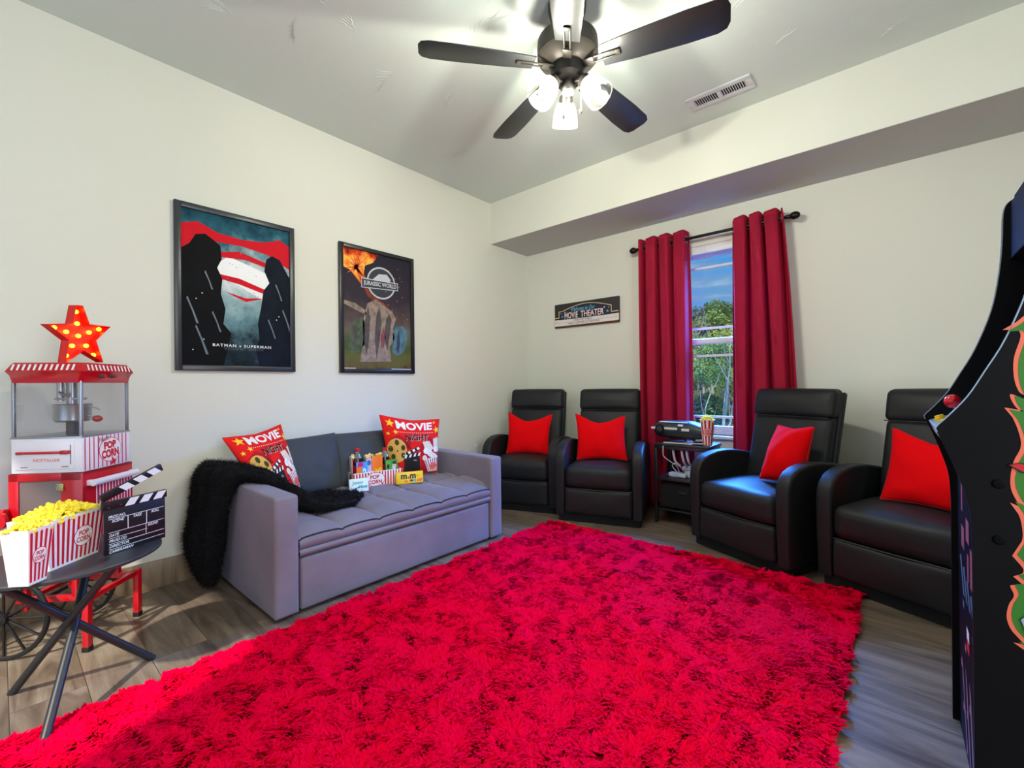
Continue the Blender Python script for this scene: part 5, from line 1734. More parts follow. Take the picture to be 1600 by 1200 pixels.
# rim walls
for i in range(len(P_)):
    a, b = P_[i], P_[(i + 1) % len(P_)]
    mb.add([(-0.016, a[0], a[1]), (-0.016, b[0], b[1]), (0.016, b[0], b[1]), (0.016, a[0], a[1])], [(0, 1, 2, 3)], K_star, M=Ms)
    c = 0.97
    a2, b2 = (a[0] * c, zc + (a[1] - zc) * c), (b[0] * c, zc + (b[1] - zc) * c)
    mb.add([(-0.015, a2[0], a2[1]), (-0.015, b2[0], b2[1]), (0.016, b2[0], b2[1]), (0.016, a2[0], a2[1])], [(3, 2, 1, 0)], K_star, M=Ms)
    mb.add([(0.016, a[0], a[1]), (0.016, b[0], b[1]), (0.016, b2[0], b2[1]), (0.016, a2[0], a2[1])], [(0, 1, 2, 3)], K_star, M=Ms)
mb.build('star_shell', star)
bp = [(0, 0)] + [(0.050 * sin(2 * pi * k / 5), 0.050 * cos(2 * pi * k / 5)) for k in range(5)] + [(0.098 * sin(2 * pi * k / 5), 0.098 * cos(2 * pi * k / 5)) for k in range(5)]
for (a, b) in bp:
    mb = MB(); mb.ball(Ms @ Vector((-0.002, a, b + zc)), 0.0085, K_glow, 12); mb.build('bulb', star)

# ================================================================== SNACK TRAY ON THE SOFA
SZ = 0.392
tf = Vector((0.079, 0.307, 0)).normalized(); tn = Vector((0.307, -0.079, 0)).normalized()
o0 = Vector((0.378, -2.198, SZ))
trot = math.atan2(tf.y, tf.x)
TW, TD = 0.318, 0.125     # width along the front, depth
tray = thing('snack_tray', 'striped popcorn tray full of snacks and drinks on the sofa seat', 'tray', o0, trot)
# local x runs along the front (to the right), local y goes back
M_wood = mat('tray_pink_wood', (206, 170, 168), rough=0.6)
mb = MB()
mb.box2((0, 0, 0), (TW, TD, 0.008), M_wood); mb.box2((0, 0, 0), (TW, 0.008, 0.098), K_white, 0.001); mb.box2((0, TD - 0.008, 0), (TW, TD, 0.098), K_white, 0.001)
for x in (0, TW - 0.008):
    mb.box2((x, 0, 0), (x + 0.008, TD, 0.048), M_wood, 0.001); mb.box2((x, 0, 0.048), (x + 0.008, 0.03, 0.098), M_wood, 0.001); mb.box2((x, TD - 0.03, 0.048), (x + 0.008, TD, 0.098), M_wood, 0.001); mb.box2((x, 0.0, 0.085), (x + 0.008, TD, 0.098), M_wood, 0.001)
A = Art(mb, plane_fn((0, 0, 0), (1, 0, 0), (0, 0, 1)), base=0.0005)
for k in range(18):
    A.rect(0.004 + 0.0178 * k, 0.002, 0.0125 + 0.0178 * k, 0.096, K_red)
A.up(); A.oval(0.140, 0.050, 0.062, 0.044, K_red, n=32); A.up(); A.oval(0.140, 0.050, 0.059, 0.041, K_white, n=32); A.up()
A.text('POP', 0.108, 0.053, 0.166, 0.078, K_red, bold=0.035); A.text('CORN', 0.094, 0.021, 0.182, 0.047, K_red, bold=0.035)
mb.build('tray_box', tray)


def on_tray(x, y):
    return o0 + tf * x + Vector((-tn.x, -tn.y, 0)) * y


def snack(name, x, y, rz, w, d, h, base, lab, cat, group, paint=None, z=0.009, tilt=0, at=None):
    p = on_tray(x, y) if at is None else Vector(at)
    mb = MB()
    mb.box2((-w / 2, -d / 2, 0), (w / 2, d / 2, h), base, 0.0012)
    if paint:
        A = Art(mb, plane_fn((-w / 2, -d / 2, 0), (1, 0, 0), (0, 0, 1)), base=0.0004, step=0.0003)
        paint(A, w, h)
    o = mb.build(name)
    o.location = (p.x, p.y, SZ + z if at is None else p.z)
    o.rotation_euler = (radians(tilt), 0, (trot + radians(rz)) if at is None else radians(rz))
    return tag(o, lab, cat, group)


C_or = mat('candy_orange', (244, 118, 20), rough=0.4); C_grn = mat('candy_green', (70, 150, 50), rough=0.4, var=0.4, vscale=60); C_blue = mat('candy_blue', (70, 160, 220), rough=0.4); C_mag = mat('candy_magenta', (200, 40, 130), rough=0.4); C_yel = mat('candy_yellow', (250, 208, 24), rough=0.4)
C_lil = mat('candy_lilac', (200, 180, 230), rough=0.4); C_mint = mat('candy_mint_white', (222, 242, 246), rough=0.4); C_teal = mat('candy_teal', (30, 160, 170), rough=0.4); C_navy = mat('candy_blue_ink', (50, 100, 170), rough=0.4); C_brn = mat('candy_brown', (60, 34, 26), rough=0.4)
g_in = 'snacks standing in the tray'
def p_blue(A, w, h):
    A.rect(0, 0, w * 0.45, h * 0.82, C_or); A.rect(w * 0.10, h * 0.82, w * 0.6, h, C_mag); A.up(); A.text('2', w * .55, h * .3, w * .9, h * .75, C_mint, bold=.03); A.star(w * .28, h * .4, w * .15, C_yel)
snack('candy_box', 0.062, 0.020, 6, 0.070, 0.014, 0.155, C_blue, 'blue and orange candy box at the left of the snack tray', 'candy box', g_in, p_blue)
def p_lil(A, w, h):
    A.oval(w * .5, h * .86, w * .42, h * .10, C_navy); A.up(); A.text('SweeTS', w * .2, h * .35, w * .8, h * .7, C_mint, bold=.03, rot=1.4)
snack('candy_box', 0.108, 0.024, -14, 0.030, 0.014, 0.170, C_lil, 'narrow lilac candy box in the snack tray, between the blue box and the orange box', 'candy box', g_in, p_lil)
def p_or(A, w, h):
    A.text('Pieces', w * .35, h * .42, w * .92, h * .62, C_yel, bold=.03, rot=.5); A.up(); A.oval(w * .62, h * .38, w * .2, h * .05, C_brn, rot=.5)
snack('candy_box', 0.158, 0.026, 4, 0.070, 0.018, 0.185, C_or, 'tall orange candy box in the middle of the snack tray', 'candy box', g_in, p_or)
def p_gr(A, w, h):
    A.oval(w * .2, h * .72, w * .12, h * .10, C_brn); A.rect(w * .58, h * .1, w * .86, h * .92, C_brn); A.up(); A.text('MIKE', w * .50, h * .62, w * .92, h * .78, K_white, bold=.05, rot=1.45)
snack('candy_box', 0.252, 0.026, 2, 0.078, 0.016, 0.150, C_grn, 'green candy box at the right of the snack tray', 'candy box', g_in, p_gr)

M_cola = mat('cola_dark', (34, 8, 8), rough=0.08, spec=0.6); M_pet = mat('clear_bottle_neck', (190, 190, 192), rough=0.08, spec=0.6, trans=0.7); M_cap = mat('red_cap', (214, 16, 32), rough=0.4); M_lab = mat('bottle_label_red', (150, 10, 40), rough=0.4)
for i, (x, y, hh) in enumerate(((0.050, 0.070, 0.235), (0.225, 0.072, 0.225))):
    p = on_tray(x, y)
    root = thing('soda_bottle', ('red-capped bottle of dark soda at the left of the snack tray', 'red-capped bottle of dark soda behind the green candy box')[i], 'bottle', (p.x, p.y, SZ + 0.009), 0, 'soda bottles in the tray')
    r = 0.032; k = hh
    mb = MB(); mb.lathe([(0.001, 0), (r * .8, 0), (r, 0.01), (r, k * .30), (r * .92, k * .42), (r, k * .56), (r * .98, k * .66), (r * .84, k * .74)], M_cola, n=28); mb.build('bottle_body', root)
    mb = MB(); mb.lathe([(r * .84, k * .74), (r * .55, k * .83), (r * .38, k * .90), (r * .36, k * .94)], M_pet, n=28); mb.build('neck', root)
    mb = MB(); mb.lathe([(r + .0006, k * .30), (r * .93 + .0008, k * .42), (r + .0006, k * .55)], M_lab, n=28); mb.build('label_band', root)
    mb = MB(); mb.lathe([(r * .44, k * .925), (r * .46, k * .93), (r * .46, k * .995), (r * .40, k), (0.001, k)], M_cap, n=24); mb.build('cap', root)
# small popcorn cartons standing in the tray
cnr = [(0.010, 0.098, 0.185, 'small striped popcorn carton at the left end of the snack tray'), (0.125, 0.092, 0.180, 'small striped popcorn carton at the middle back of the snack tray'), (0.200, 0.104, 0.180, 'small popcorn carton behind the soda bottle in the snack tray')]
for i, (x, y, h, lab) in enumerate(cnr):
    x += 0.028 if i == 0 else 0
    y -= 0.012
    p = on_tray(x, y)
    carton((p.x, p.y), trot - pi / 2, 0.020, 0.027, h, lab, SZ + 0.009, print_faces=(), plain=(3,) if i == 0 else (), group='popcorn cartons in the snack tray')
    c_ = [o for o in bpy.data.objects if o.get('label') == lab][0]
    mb = MB()
    for s in range(4):
        u = (-0.75 + 0.5 * s)
        for (k0) in (1,):
            P = [(0.020 + .0005, u * 0.020 - 0.003, 0.004), (0.020 + .0005, u * 0.020 + 0.003, 0.004), (0.027 + .0005, u * 0.027 + 0.004, h * .96), (0.027 + .0005, u * 0.027 - 0.004, h * .96)]
            mb.add(P, [(0, 1, 2, 3)], K_red)
    mb.build('stripes', c_)
    popcorn(heap_pts((p.x, p.y), trot, 0.024, 0.024, SZ + 0.009 + h - 0.003, 40, 0.012, 20 + i), 0.0062, M_corn2, M_corn, seed=i, label='pale popcorn topping the ' + ('left', 'middle', 'rear right')[i] + ' carton of the snack tray', group='popcorn in the tray cartons')

# loose candy boxes leaning on the tray
def p_mint(A, w, h):
    A.text('Junior', w * .14, h * .50, w * .74, h * .84, C_teal, bold=.03, shear=.1); A.text('Mints', w * .50, h * .26, w * .94, h * .50, C_teal, bold=.05); A.oval(w * .22, h * .20, w * .09, h * .09, C_navy); A.oval(w * .34, h * .25, w * .07, h * .09, C_navy); A.oval(w * .46, h * .34, w * .05, h * .07, C_navy)
a0, a1 = Vector((0.462, -2.262, 0)), Vector((0.497, -2.158, 0))
mid = (a0 + a1) / 2
snack('candy_box', 0, 0, math.degrees(math.atan2(a1.y - a0.y, a1.x - a0.x)) , 0.110, 0.020, 0.078, C_mint, 'white candy box with teal lettering leaning on the left front of the tray', 'candy box', 'candy boxes on the sofa seat', p_mint, tilt=-12, at=(mid.x - 0.012, mid.y + 0.003, SZ + 0.006))
def p_yel(A, w, h):
    A.text('m', w * .17, h * .40, w * .40, h * .80, C_brn, bold=.06); A.text('&', w * .42, h * .42, w * .50, h * .62, C_brn, bold=.03); A.text('m', w * .50, h * .40, w * .73, h * .80, C_brn, bold=.06); A.text("'s", w * .75, h * .55, w * .82, h * .75, C_brn)
    A.oval(w * .36, h * .2, w * .07, h * .10, C_or); A.oval(w * .56, h * .24, w * .06, h * .10, C_brn); A.oval(w * .68, h * .24, w * .07, h * .11, C_blue); A.poly([(w * .76, h * .1), (w * .97, h * .14), (w * .97, h * .40), (w * .78, h * .34)], C_or)
a0, a1 = Vector((0.475, -1.951, 0)), Vector((0.553, -1.795, 0))
mid = (a0 + a1) / 2
snack('candy_box', 0, 0, math.degrees(math.atan2(a1.y - a0.y, a1.x - a0.x)), 0.172, 0.022, 0.074, C_yel, 'yellow candy box with brown lettering at the right front of the tray', 'candy box', 'candy boxes on the sofa seat', p_yel, tilt=-6, at=(mid.x - 0.010, mid.y + 0.004, SZ + 0.004))

# ================================================================== WINDOW TABLE, PROJECTOR, POPCORN CUP
M_ptab = mat('black_table_satin', (30, 32, 36), rough=0.35, spec=0.5)
wt = thing('end_table', 'black end table with a shelf in front of the window', 'table', (1.722, -0.283, 0))
hx, hy = 0.197, 0.145
mb = MB(); mb.box2((-hx, -hy, 0.565), (hx, hy, 0.585), M_ptab, 0.004); mb.box2((-hx + .006, -hy + .006, 0.545), (hx - .006, hy - .006, 0.566), M_ptab, 0.002); mb.build('tabletop', wt)
for sx in (-1, 1):
    for sy in (-1, 1):
        mb = MB(); mb.box((sx * (hx - 0.012), sy * (hy - 0.012), 0.273), (0.022, 0.022, 0.546), M_ptab, 0.002); mb.build('leg', wt)
mb = MB(); mb.box2((-hx + .008, -hy + .008, 0.315), (hx - .008, hy - .008, 0.332), M_ptab, 0.002); mb.build('shelf', wt)
mb = MB(); mb.box2((-hx + .008, -hy + .008, 0.095), (hx - .008, hy - .008, 0.108), M_ptab, 0.002); mb.build('shelf', wt)
mb = MB()
mb.soft((1.722, -0.278, 0.205), (0.34, 0.23, 0.19), 0.015, M_leather_d, n=5)
mb.box2((1.69, -0.398, 0.225), (1.75, -0.392, 0.240), M_blackmetal, 0.002)
world_part(mb, 'storage_bin', 'black fabric bin on the lower shelf of the window table', 'bin')

M_pj = mat('projector_charcoal', (38, 50, 50), rough=0.4, spec=0.5); M_pjd = mat('projector_lens_black', (12, 14, 16), rough=0.15, spec=0.7); M_strip = mat('white_label_strip', (226, 232, 232), rough=0.5)
pj = thing('projector', 'dark rounded video projector with white label strips on the window table', 'projector', (1.680, -0.255, 0.585), radians(-2))
mb = MB()
def pbody(o):
    x = o[0] / 0.205
    k = 1.0 - 0.38 * max(0, x - 0.35) ** 1.3 / 0.65 ** 1.3
    return (o[0], o[1], 0.034 + (o[2]) * k + 0.058 - 0.02 * max(0, x - 0.3))
mb.soft((0, 0, 0), (0.41, 0.16, 0.116), 0.048, M_pj, puff=(0.004, 0.006, 0.008), n=12, fn=pbody)
mb.build('housing', pj)
mb = MB(); mb.cyl((-0.140, -0.080, 0.100), (-0.140, -0.094, 0.100), 0.032, M_pjd, 28); mb.cyl((-0.140, -0.094, 0.100), (-0.140, -0.096, 0.100), 0.022, M_pj, 24); mb.build('lens', pj)
mb = MB(); mb.box2((-0.155, -0.062, 0.146), (0.055, 0.040, 0.152), M_strip, 0.001)
for (a, b, c, d) in ((-0.208, 0.095, -0.178, 0.112), (-0.105, 0.096, -0.008, 0.112), (0.025, 0.090, 0.080, 0.108), (-0.002, 0.123, 0.035, 0.136)):
    mb.box2((a, -0.0905, b), (c, -0.082, d), M_strip, 0.001)
mb.build('label_strips', pj)
for x in (-0.10, 0.10):
    mb = MB(); mb.cyl((x, -0.045, 0.0), (x, -0.045, 0.040), 0.009, M_pjd, 14); mb.cyl((x, -0.045, 0.0), (x, -0.045, 0.006), 0.014, M_pjd, 14); mb.build('foot', pj)
mb = MB(); mb.cyl((0.0, 0.05, 0.0), (0.0, 0.05, 0.040), 0.009, M_pjd, 14); mb.build('foot', pj)
# papers and cables
M_paper = mat('white_paper', (220, 226, 232), rough=0.6); M_cable = mat('white_cable', (206, 214, 228), rough=0.45)
mb = MB()
for k, (x, y, w, d, r) in enumerate(((1.66, -0.36, 0.16, 0.06, 5), (1.76, -0.36, 0.10, 0.09, -18), (1.81, -0.33, 0.08, 0.10, 30), (1.79, -0.385, 0.06, 0.03, 10))):
    M = Matrix.Translation((x, y, 0.586 + 0.0032 * k)) @ Matrix.Rotation(radians(r), 4, 'Z')
    mb.box((0, 0, 0.0015), (w, d, 0.0025), M_paper, M=M)
world_part(mb, 'leaflets', 'loose white leaflets under the projector on the window table', 'papers')
t_ = thing('remote_control', 'black remote control lying tilted on leaflets right of the projector foot', 'remote control', (1.835, -0.335, 0.5985), radians(24))
mb = MB(); mb.box2((-0.05, -0.012, 0), (0.05, 0.012, 0.012), M_pjd, 0.003); mb.build('case', t_)
mb = MB(); mb.box2((-0.046, -0.009, 0.0115), (0.046, -0.004, 0.0130), M_strip, 0.0005); mb.build('stripe', t_)
# power brick and cords on the shelf
mb = MB()
mb.soft((1.67, -0.33, 0.350), (0.13, 0.06, 0.034), 0.012, M_cable, n=4)
mb.soft((1.735, -0.30, 0.400), (0.08, 0.05, 0.03), 0.010, M_cable, n=4); mb.box2((1.71, -0.32, 0.333), (1.76, -0.28, 0.386), M_cable, 0.006)
world_part(mb, 'power_adapter', 'white power adapters piled on the shelf of the window table', 'power adapter')
def cord(name, path, lab, r=0.0035):
    P = [Vector(p) for p in path]
    pts = []
    n = len(P) - 1
    for i in range(n):
        p = [P[max(i - 1, 0)], P[i], P[i + 1], P[min(i + 2, n)]]
        for s in range(8):
            f = s / 8
            pts.append(0.5 * ((2 * p[1]) + (-p[0] + p[2]) * f + (2 * p[0] - 5 * p[1] + 4 * p[2] - p[3]) * f * f + (-p[0] + 3 * p[1] - 3 * p[2] + p[3]) * f ** 3))
    pts.append(P[-1])
    mb = MB(); mb.tube(pts, r, M_cable, n=8)
    return world_part(mb, name, lab, 'cable', 'white cables at the window table')
cord('cable', [(1.600, -0.43, 0.570), (1.600, -0.435, 0.52), (1.605, -0.43, 0.49), (1.645, -0.41, 0.455), (1.68, -0.38, 0.42), (1.69, -0.36, 0.37)], 'white cable bending down from the left of the window table top')
cord('cable', [(1.69, -0.385, 0.375), (1.655, -0.40, 0.42), (1.675, -0.41, 0.447), (1.71, -0.39, 0.42), (1.72, -0.36, 0.385)], 'white cable looped over the adapters on the window table shelf', 0.003)
for k, (x, lab) in enumerate(((1.660, 'left of three white cable tails hanging under the window table top'), (1.722, 'middle of three white cable tails hanging under the window table top'), (1.757, 'right of three white cable tails hanging under the window table top'))):
    cord('cable', [(x, -0.40, 0.543), (x + 0.004, -0.395, 0.50), (x + 0.010, -0.38, 0.455), (x + 0.014 + (0.01 if k == 0 else 0), -0.33, 0.418)], lab, 0.0085)

cup = thing('popcorn_cup', 'red and white striped popcorn cup at the right end of the window table', 'popcorn cup', (1.878, -0.325, 0.585), 0)
cup.location = (1.880, -0.33, 0.585)
mb = MB()
n = 44; hb_, ht_, H_ = 0.030, 0.049, 0.180
for k in range(n):
    a, b = 2 * pi * k / n, 2 * pi * (k + 1) / n
    m_ = K_red if (k % 4) in (0, 1) else K_white
    V = []
    for (r, z) in ((hb_, 0), (ht_, H_)):
        V += [(r * cos(a), r * sin(a), z), (r * cos(b), r * sin(b), z)]
    mb.add(V, [(0, 1, 3, 2)], m_, smooth=False)
    V = [((r - 0.0015) * cos(w), (r - 0.0015) * sin(w), z) for (r, z) in ((hb_, 0.002), (ht_, H_)) for w in (a, b)]
    mb.add(V, [(2, 3, 1, 0)], K_cream)
mb.lathe([(0.001, 0.002), (hb_, 0.002)], K_white, n=44)
mb.tube([(ht_ * cos(2 * pi * k / 44), ht_ * sin(2 * pi * k / 44), H_) for k in range(44)], 0.0015, K_white, n=6, closed=True)
a_c = math.atan2(-3.617 + 0.33, 2.91 - 1.88)
def cupfn(u, v, h):
    r = hb_ + (ht_ - hb_) * v / H_ + h
    a = a_c + u / (hb_ + (ht_ - hb_) * v / H_)
    return Vector((r * cos(a), r * sin(a), v))
A = Art(mb, cupfn, maxlen=0.012, base=0.0006, step=0.0004)
A.oval(0, 0.095, 0.030, 0.030, K_red, n=30); A.up(); A.oval(0, 0.095, 0.0275, 0.0275, K_sal2 if 'K_sal2' in globals() else mat('cup_oval_pink', (238, 170, 160), rough=0.5), n=30); A.up()
A.text('POP', -0.013, 0.098, 0.013, 0.110, K_red, bold=.04); A.text('CORN', -0.019, 0.080, 0.019, 0.093, K_red, bold=.04)
mb.build('cup_body', cup)
popcorn(heap_pts((1.880, -0.33), 0.3, 0.046, 0.046, 0.585 + H_ - 0.004, 90, 0.030, 31, spread=0.82), 0.0075, M_corn, seed=9, label='yellow popcorn topping the striped cup on the window table', group='popcorn heaps')

# ================================================================== ARCADE MACHINE
arc = thing('arcade_machine', 'black arcade cabinet with green flame side art at the right edge', 'arcade machine', (3.303, -1.944, 0), radians(0.7))
G_blk = mat('arcade_black', (10, 11, 15), rough=0.5, spec=0.14); G_in = mat('arcade_inner_black', (7, 8, 11), rough=0.6, spec=0.08); G_tm = mat('arcade_edge_trim', (150, 168, 172), rough=0.3)
prof = [(3.022, 0.0), (3.024, 0.66), (3.020, 0.735), (3.008, 0.79), (2.986, 0.86), (2.968, 0.908), (2.967, 0.920), (2.985, 0.943), (3.018, 0.990), (3.045, 1.045), (3.078, 1.118), (3.112, 1.228), (3.128, 1.330), (3.135, 1.420), (3.138, 1.505), (3.150, 1.535), (3.185, 1.552), (3.52, 1.575), (3.56, 1.55), (3.56, 0.0)]
def soften(P, keep=()):
    out = []
    n = len(P) - 1
    for i in range(n):
        a, b, c, d = P[max(i - 1, 0)], P[i], P[i + 1], P[min(i + 2, n)]
        for k in range(4):
            f = k / 4
            if (i in keep or i + 1 in keep):
                out.append((b[0] + (c[0] - b[0]) * f, b[1] + (c[1] - b[1]) * f))
            else:
                out.append(tuple(0.5 * (2 * b[j] + (c[j] - a[j]) * f + (2 * a[j] - 5 * b[j] + 4 * c[j] - d[j]) * f * f + (3 * b[j] - a[j] - 3 * c[j] + d[j]) * f ** 3) for j in (0, 1)))
    return out + [P[-1]]


prof = [prof[0]] + soften(prof[1:17]) + prof[17:]
prof_far = [(3.030, 0.0)] + [(3.018, 0.012)] + prof[1:]
lx = lambda P: [(a - 3.30, b) for a, b in P]
TM = 0.018
for (name, y0, y1) in (('side_panel', -2.185, -2.185 + TM), ('side_panel', -1.702 - TM, -1.702)):
    mb = MB(); mb.prism(lx(prof), 'y', y0 + 1.944, y1 + 1.944, G_blk)
    # T-moulding along the edge
    yc = (y0 + y1) / 2 + 1.944
    w = TM / 2
    lo_ = [i for i, q in enumerate(prof) if q[1] > 0.905][0]; hi_ = [i for i, q in enumerate(prof) if q[1] > 1.53][0]
    for i in range(lo_, hi_):
        a, b = lx(prof)[i], lx(prof)[i + 1]
        mb.add([(a[0] - 0.0008, yc - w, a[1]), (b[0] - 0.0008, yc - w, b[1]), (b[0] - 0.0008, yc - w + 0.0035, b[1]), (a[0] - 0.0008, yc - w + 0.0035, a[1])], [(0, 1, 2, 3)], G_tm)
        mb.add([(a[0] - 0.0008, yc - w - 0.0006, a[1]), (b[0] - 0.0008, yc - w - 0.0006, b[1]), (b[0] + 0.0012, yc - w - 0.0006, b[1]), (a[0] + 0.0012, yc - w - 0.0006, a[1])], [(0, 1, 2, 3)], G_tm)
    if y0 < -2:
        # flame art on the outer face
        G_or = mat('flame_coral', (226, 110, 84), rough=0.35); G_gr = mat('flame_green', (52, 116, 40), rough=0.35); G_lb = mat('flame_pale_blue', (150, 170, 200), rough=0.35); G_rd = mat('flame_crimson', (190, 40, 50), rough=0.35); G_dk = mat('flame_dark', (14, 22, 20), rough=0.35)
        A = Art(mb, lambda u, v, h: Vector((u - 3.30, y0 + 1.944 - h, v)), base=0.0006, step=0.0004)
        outer = [(3.078, 1.120 + .015), (3.098, 1.150), (3.125, 1.180), (3.16, 1.23), (3.24, 1.30), (3.33, 1.26), (3.40, 1.34), (3.44, 1.20), (3.50, 1.22), (3.46, 1.05), (3.51, 0.98), (3.45, 0.86), (3.50, 0.78), (3.44, 0.66), (3.49, 0.55), (3.42, 0.48), (3.44, 0.40), (3.34, 0.44), (3.28, 0.36), (3.20, 0.43),
                 (3.12, 0.440), (3.088, 0.462), (3.105, 0.462), (3.087, 0.485), (3.079, 0.511), (3.082, 0.540), (3.090, 0.563), (3.085, 0.584), (3.103, 0.590), (3.089, 0.604), (3.101, 0.612), (3.104, 0.622), (3.098, 0.634), (3.088, 0.648), (3.102, 0.682), (3.103, 0.710), (3.098, 0.739), (3.086, 0.762),
                 (3.104, 0.754), (3.097, 0.764), (3.088, 0.790), (3.087, 0.817), (3.092, 0.852), (3.102, 0.881), (3.101, 0.908), (3.091, 0.946), (3.079, 0.967), (3.112, 0.960), (3.107, 0.956), (3.094, 0.972), (3.088, 0.996), (3.108, 0.986), (3.112, 0.992), (3.101, 1.001), (3.094, 1.031), (3.094, 1.073), (3.104, 1.118), (3.10, 1.135)]
        tail = outer[20:]
        tips = tuple(i for i in range(1, len(tail) - 1) if (tail[i][0] - tail[i - 1][0]) * (tail[i + 1][0] - tail[i][0]) < 0 and min(abs(tail[i][0] - tail[i - 1][0]), abs(tail[i + 1][0] - tail[i][0])) > 0.007)
        outer = [(a - 0.005, b) for a, b in outer[:20] + soften(tail, keep=tips)]
        A.poly(outer, G_or); A.up()
        cx_, cz_ = 3.27, 0.82
        inner = [(a + (0.007 if a < 3.2 else -0.008), b) for a, b in outer]
        inner = [(a, b + (0.004 if b < cz_ else -0.004)) for a, b in inner]
        A.poly(inner, G_gr); A.up()
        for (x, z, sx_, sz_) in ((3.20, 1.02, 0.055, 0.10), (3.20, 0.70, 0.05, 0.09), (3.19, 0.52, 0.05, 0.05), (3.34, 1.12, 0.06, 0.12), (3.34, 0.84, 0.06, 0.12), (3.33, 0.58, 0.05, 0.10)):
            A.poly([(x - sx_, z), (x - sx_ * .3, z + sz_ * .6), (x + sx_ * .1, z + sz_), (x + sx_, z + sz_ * .2), (x + sx_ * .6, z - sz_), (x - sx_ * .5, z - sz_ * .7)], G_or); A.up()
            A.poly([(x - sx_ * .8, z), (x - sx_ * .2, z + sz_ * .5), (x + sx_ * .1, z + sz_ * .8), (x + sx_ * .8, z + sz_ * .2), (x + sx_ * .45, z - sz_ * .8), (x - sx_ * .4, z - sz_ * .55)], G_lb)
        A.poly([(3.094, 0.515), (3.108, 0.535), (3.13, 0.50), (3.12, 0.46), (3.104, 0.485)], G_lb)
        A.poly([(3.078, 0.843), (3.095, 0.850), (3.120, 0.846), (3.130, 0.832), (3.10, 0.828)], G_dk); A.up(); A.poly([(3.0805, 0.8435), (3.095, 0.848), (3.118, 0.844), (3.127, 0.833), (3.10, 0.831)], G_rd); A.up(); A.poly([(3.118, 0.843), (3.15, 0.845), (3.15, 0.834), (3.125, 0.833)], K_white)
        for z in (0.800, 0.678):
            mb.lathe([(0.001, 0.004), (0.008, 0.0035), (0.011, 0)], G_in, n=16, M=Matrix.Translation((3.064 - 3.30, y0 + 1.944, z)) @ Matrix.Rotation(pi / 2, 4, 'X'))
    mb.build(name, arc)
yi0, yi1 = -2.185 + TM + 1.944, -1.702 - TM + 1.944
def slab(P0, P1, th, m_, name, extra=None):
    """panel between the sides running from profile point P0 to P1 (x,z)"""
    d = Vector((P1[0] - P0[0], 0, P1[1] - P0[1])).normalized(); n_ = Vector((d.z, 0, -d.x))
    mb = MB()
    q = [(P0[0] - 3.30, P0[1]), (P1[0] - 3.30, P1[1]), (P1[0] - 3.30 + n_.x * th, P1[1] + n_.z * th), (P0[0] - 3.30 + n_.x * th, P0[1] + n_.z * th)]
    mb.prism(q, 'y', yi0, yi1, m_)
    if extra: extra(mb)
    return mb.build(name, arc)
G_deck = mat('control_deck_blue', (120, 146, 178), rough=0.35); G_art1 = mat('kick_art_pink', (176, 104, 118), rough=0.3); G_art2 = mat('kick_art_blue', (96, 130, 156), rough=0.3)
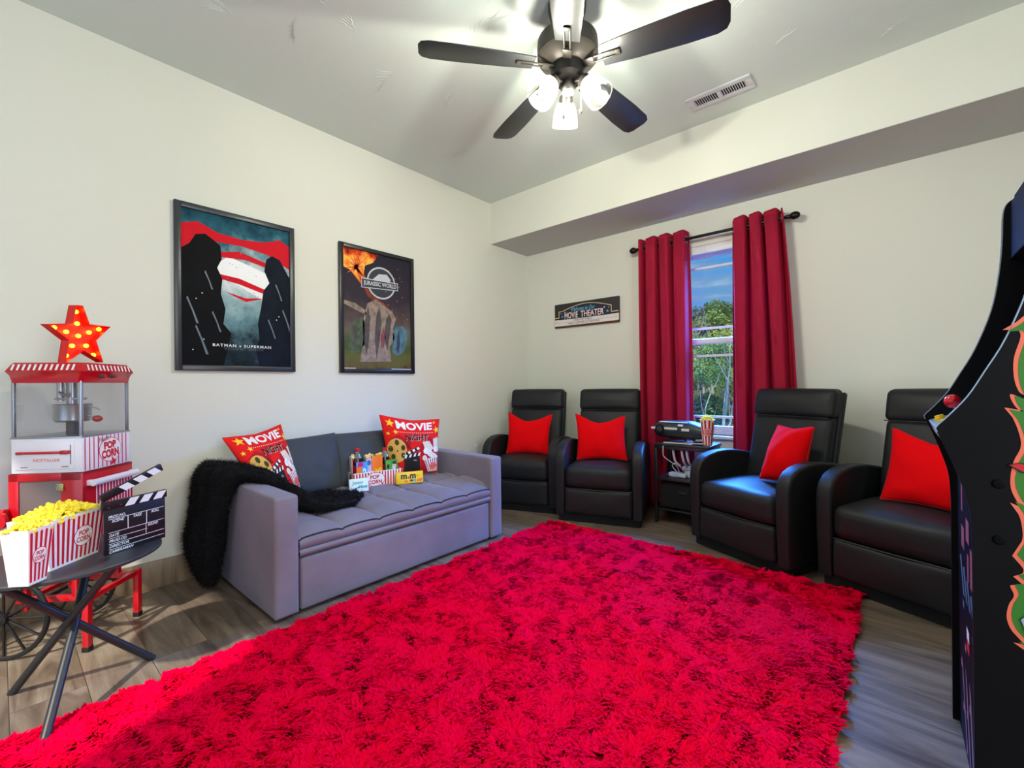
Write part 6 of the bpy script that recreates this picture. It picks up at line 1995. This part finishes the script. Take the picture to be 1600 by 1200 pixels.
def kick(mb):
    A = Art(mb, lambda u, v, h: Vector((3.037 - 3.30 - h, -u - 1.72 + 1.944 , v)), base=0.0006)
    random.seed(4)
    for (y0_, y1_, z0_, z1_, m_) in ((0.10, 0.13, 0.66, 0.74, G_art1), (0.20, 0.26, 0.60, 0.66, G_art1), (0.10, 0.16, 0.56, 0.62, G_art1), (0.28, 0.34, 0.50, 0.60, G_art1), (0.22, 0.25, 0.50, 0.57, G_art1)):
        A.rect(y0_, z0_, y1_, z1_, m_)
    for k in range(5):
        A.poly([(0.06 + 0.07 * k, 0.52 - .015 * k), (0.09 + 0.07 * k, 0.53 - .015 * k), (0.16 + 0.06 * k, 0.43), (0.13 + 0.06 * k, 0.43)], G_art2)
    for k in range(12):
        y_, z_ = random.uniform(.04, .40), random.uniform(.06, .42); A.rect(y_, z_, y_ + .03, z_ + .02, G_art2 if k % 2 else G_art1)
    A.up(); A.rect(0.20, 0.34, 0.25, 0.37, K_white); A.rect(0.20, 0.31, 0.25, 0.337, K_red)
    for k in range(4):
        A.poly([(0.08 + .08 * k, 0.24), (0.11 + .08 * k, 0.22), (0.20 + .06 * k, 0.02), (0.18 + .06 * k, 0.02)], G_art1)
slab((3.037, 0.0), (3.037, 0.80), 0.016, G_in, 'front_panel', kick)
slab((3.030, 0.79), (2.991, 0.868), 0.012, G_in, 'lower_apron')
slab((2.977, 0.905), (3.100, 0.951), 0.012, G_deck, 'control_deck')
slab((2.990, 0.868), (2.976, 0.904), 0.012, mat('control_edge_pale', (176, 200, 220), rough=0.35), 'control_front')
slab((3.100, 0.950), (3.240, 1.330), 0.012, G_in, 'screen_bezel')
slab((3.240, 1.330), (3.150, 1.370), 0.012, G_in, 'speaker_panel')
slab((3.150, 1.372), (3.152, 1.530), 0.012, G_in, 'marquee')
mb = MB(); mb.box2((3.16 - 3.30, yi0, 1.535), (3.54 - 3.30, yi1, 1.550), G_in); mb.box2((3.53 - 3.30, yi0, 0.0), (3.545 - 3.30, yi1, 1.55), G_in); mb.build('back_panel', arc)
G_ball = mat('joystick_red', (212, 14, 30), rough=0.2, coat=0.4); G_yb = mat('button_yellow', (250, 214, 40), rough=0.3)
mb = MB(); mb.cyl((3.030 - 3.30, -0.02, 0.915), (3.012 - 3.30, -0.02, 0.965), 0.005, M_chrome, 12); mb.ball((3.011 - 3.30, -0.02, 0.972), 0.0175, G_ball, 20); mb.build('joystick', arc)
dn = Vector((-0.046, 0, 0.12)).normalized()
for yy in (-0.070, -0.105, 0.10):
    c_ = Vector((2.998 - 3.30, yy, 0.9095)) + dn * 0.001
    mb = MB(); mb.cyl(c_, c_ + dn * 0.012, 0.0135, G_yb, 18); mb.cyl(c_ + dn * 0.012, c_ + dn * 0.018, 0.010, G_yb, 18); mb.build('button', arc)
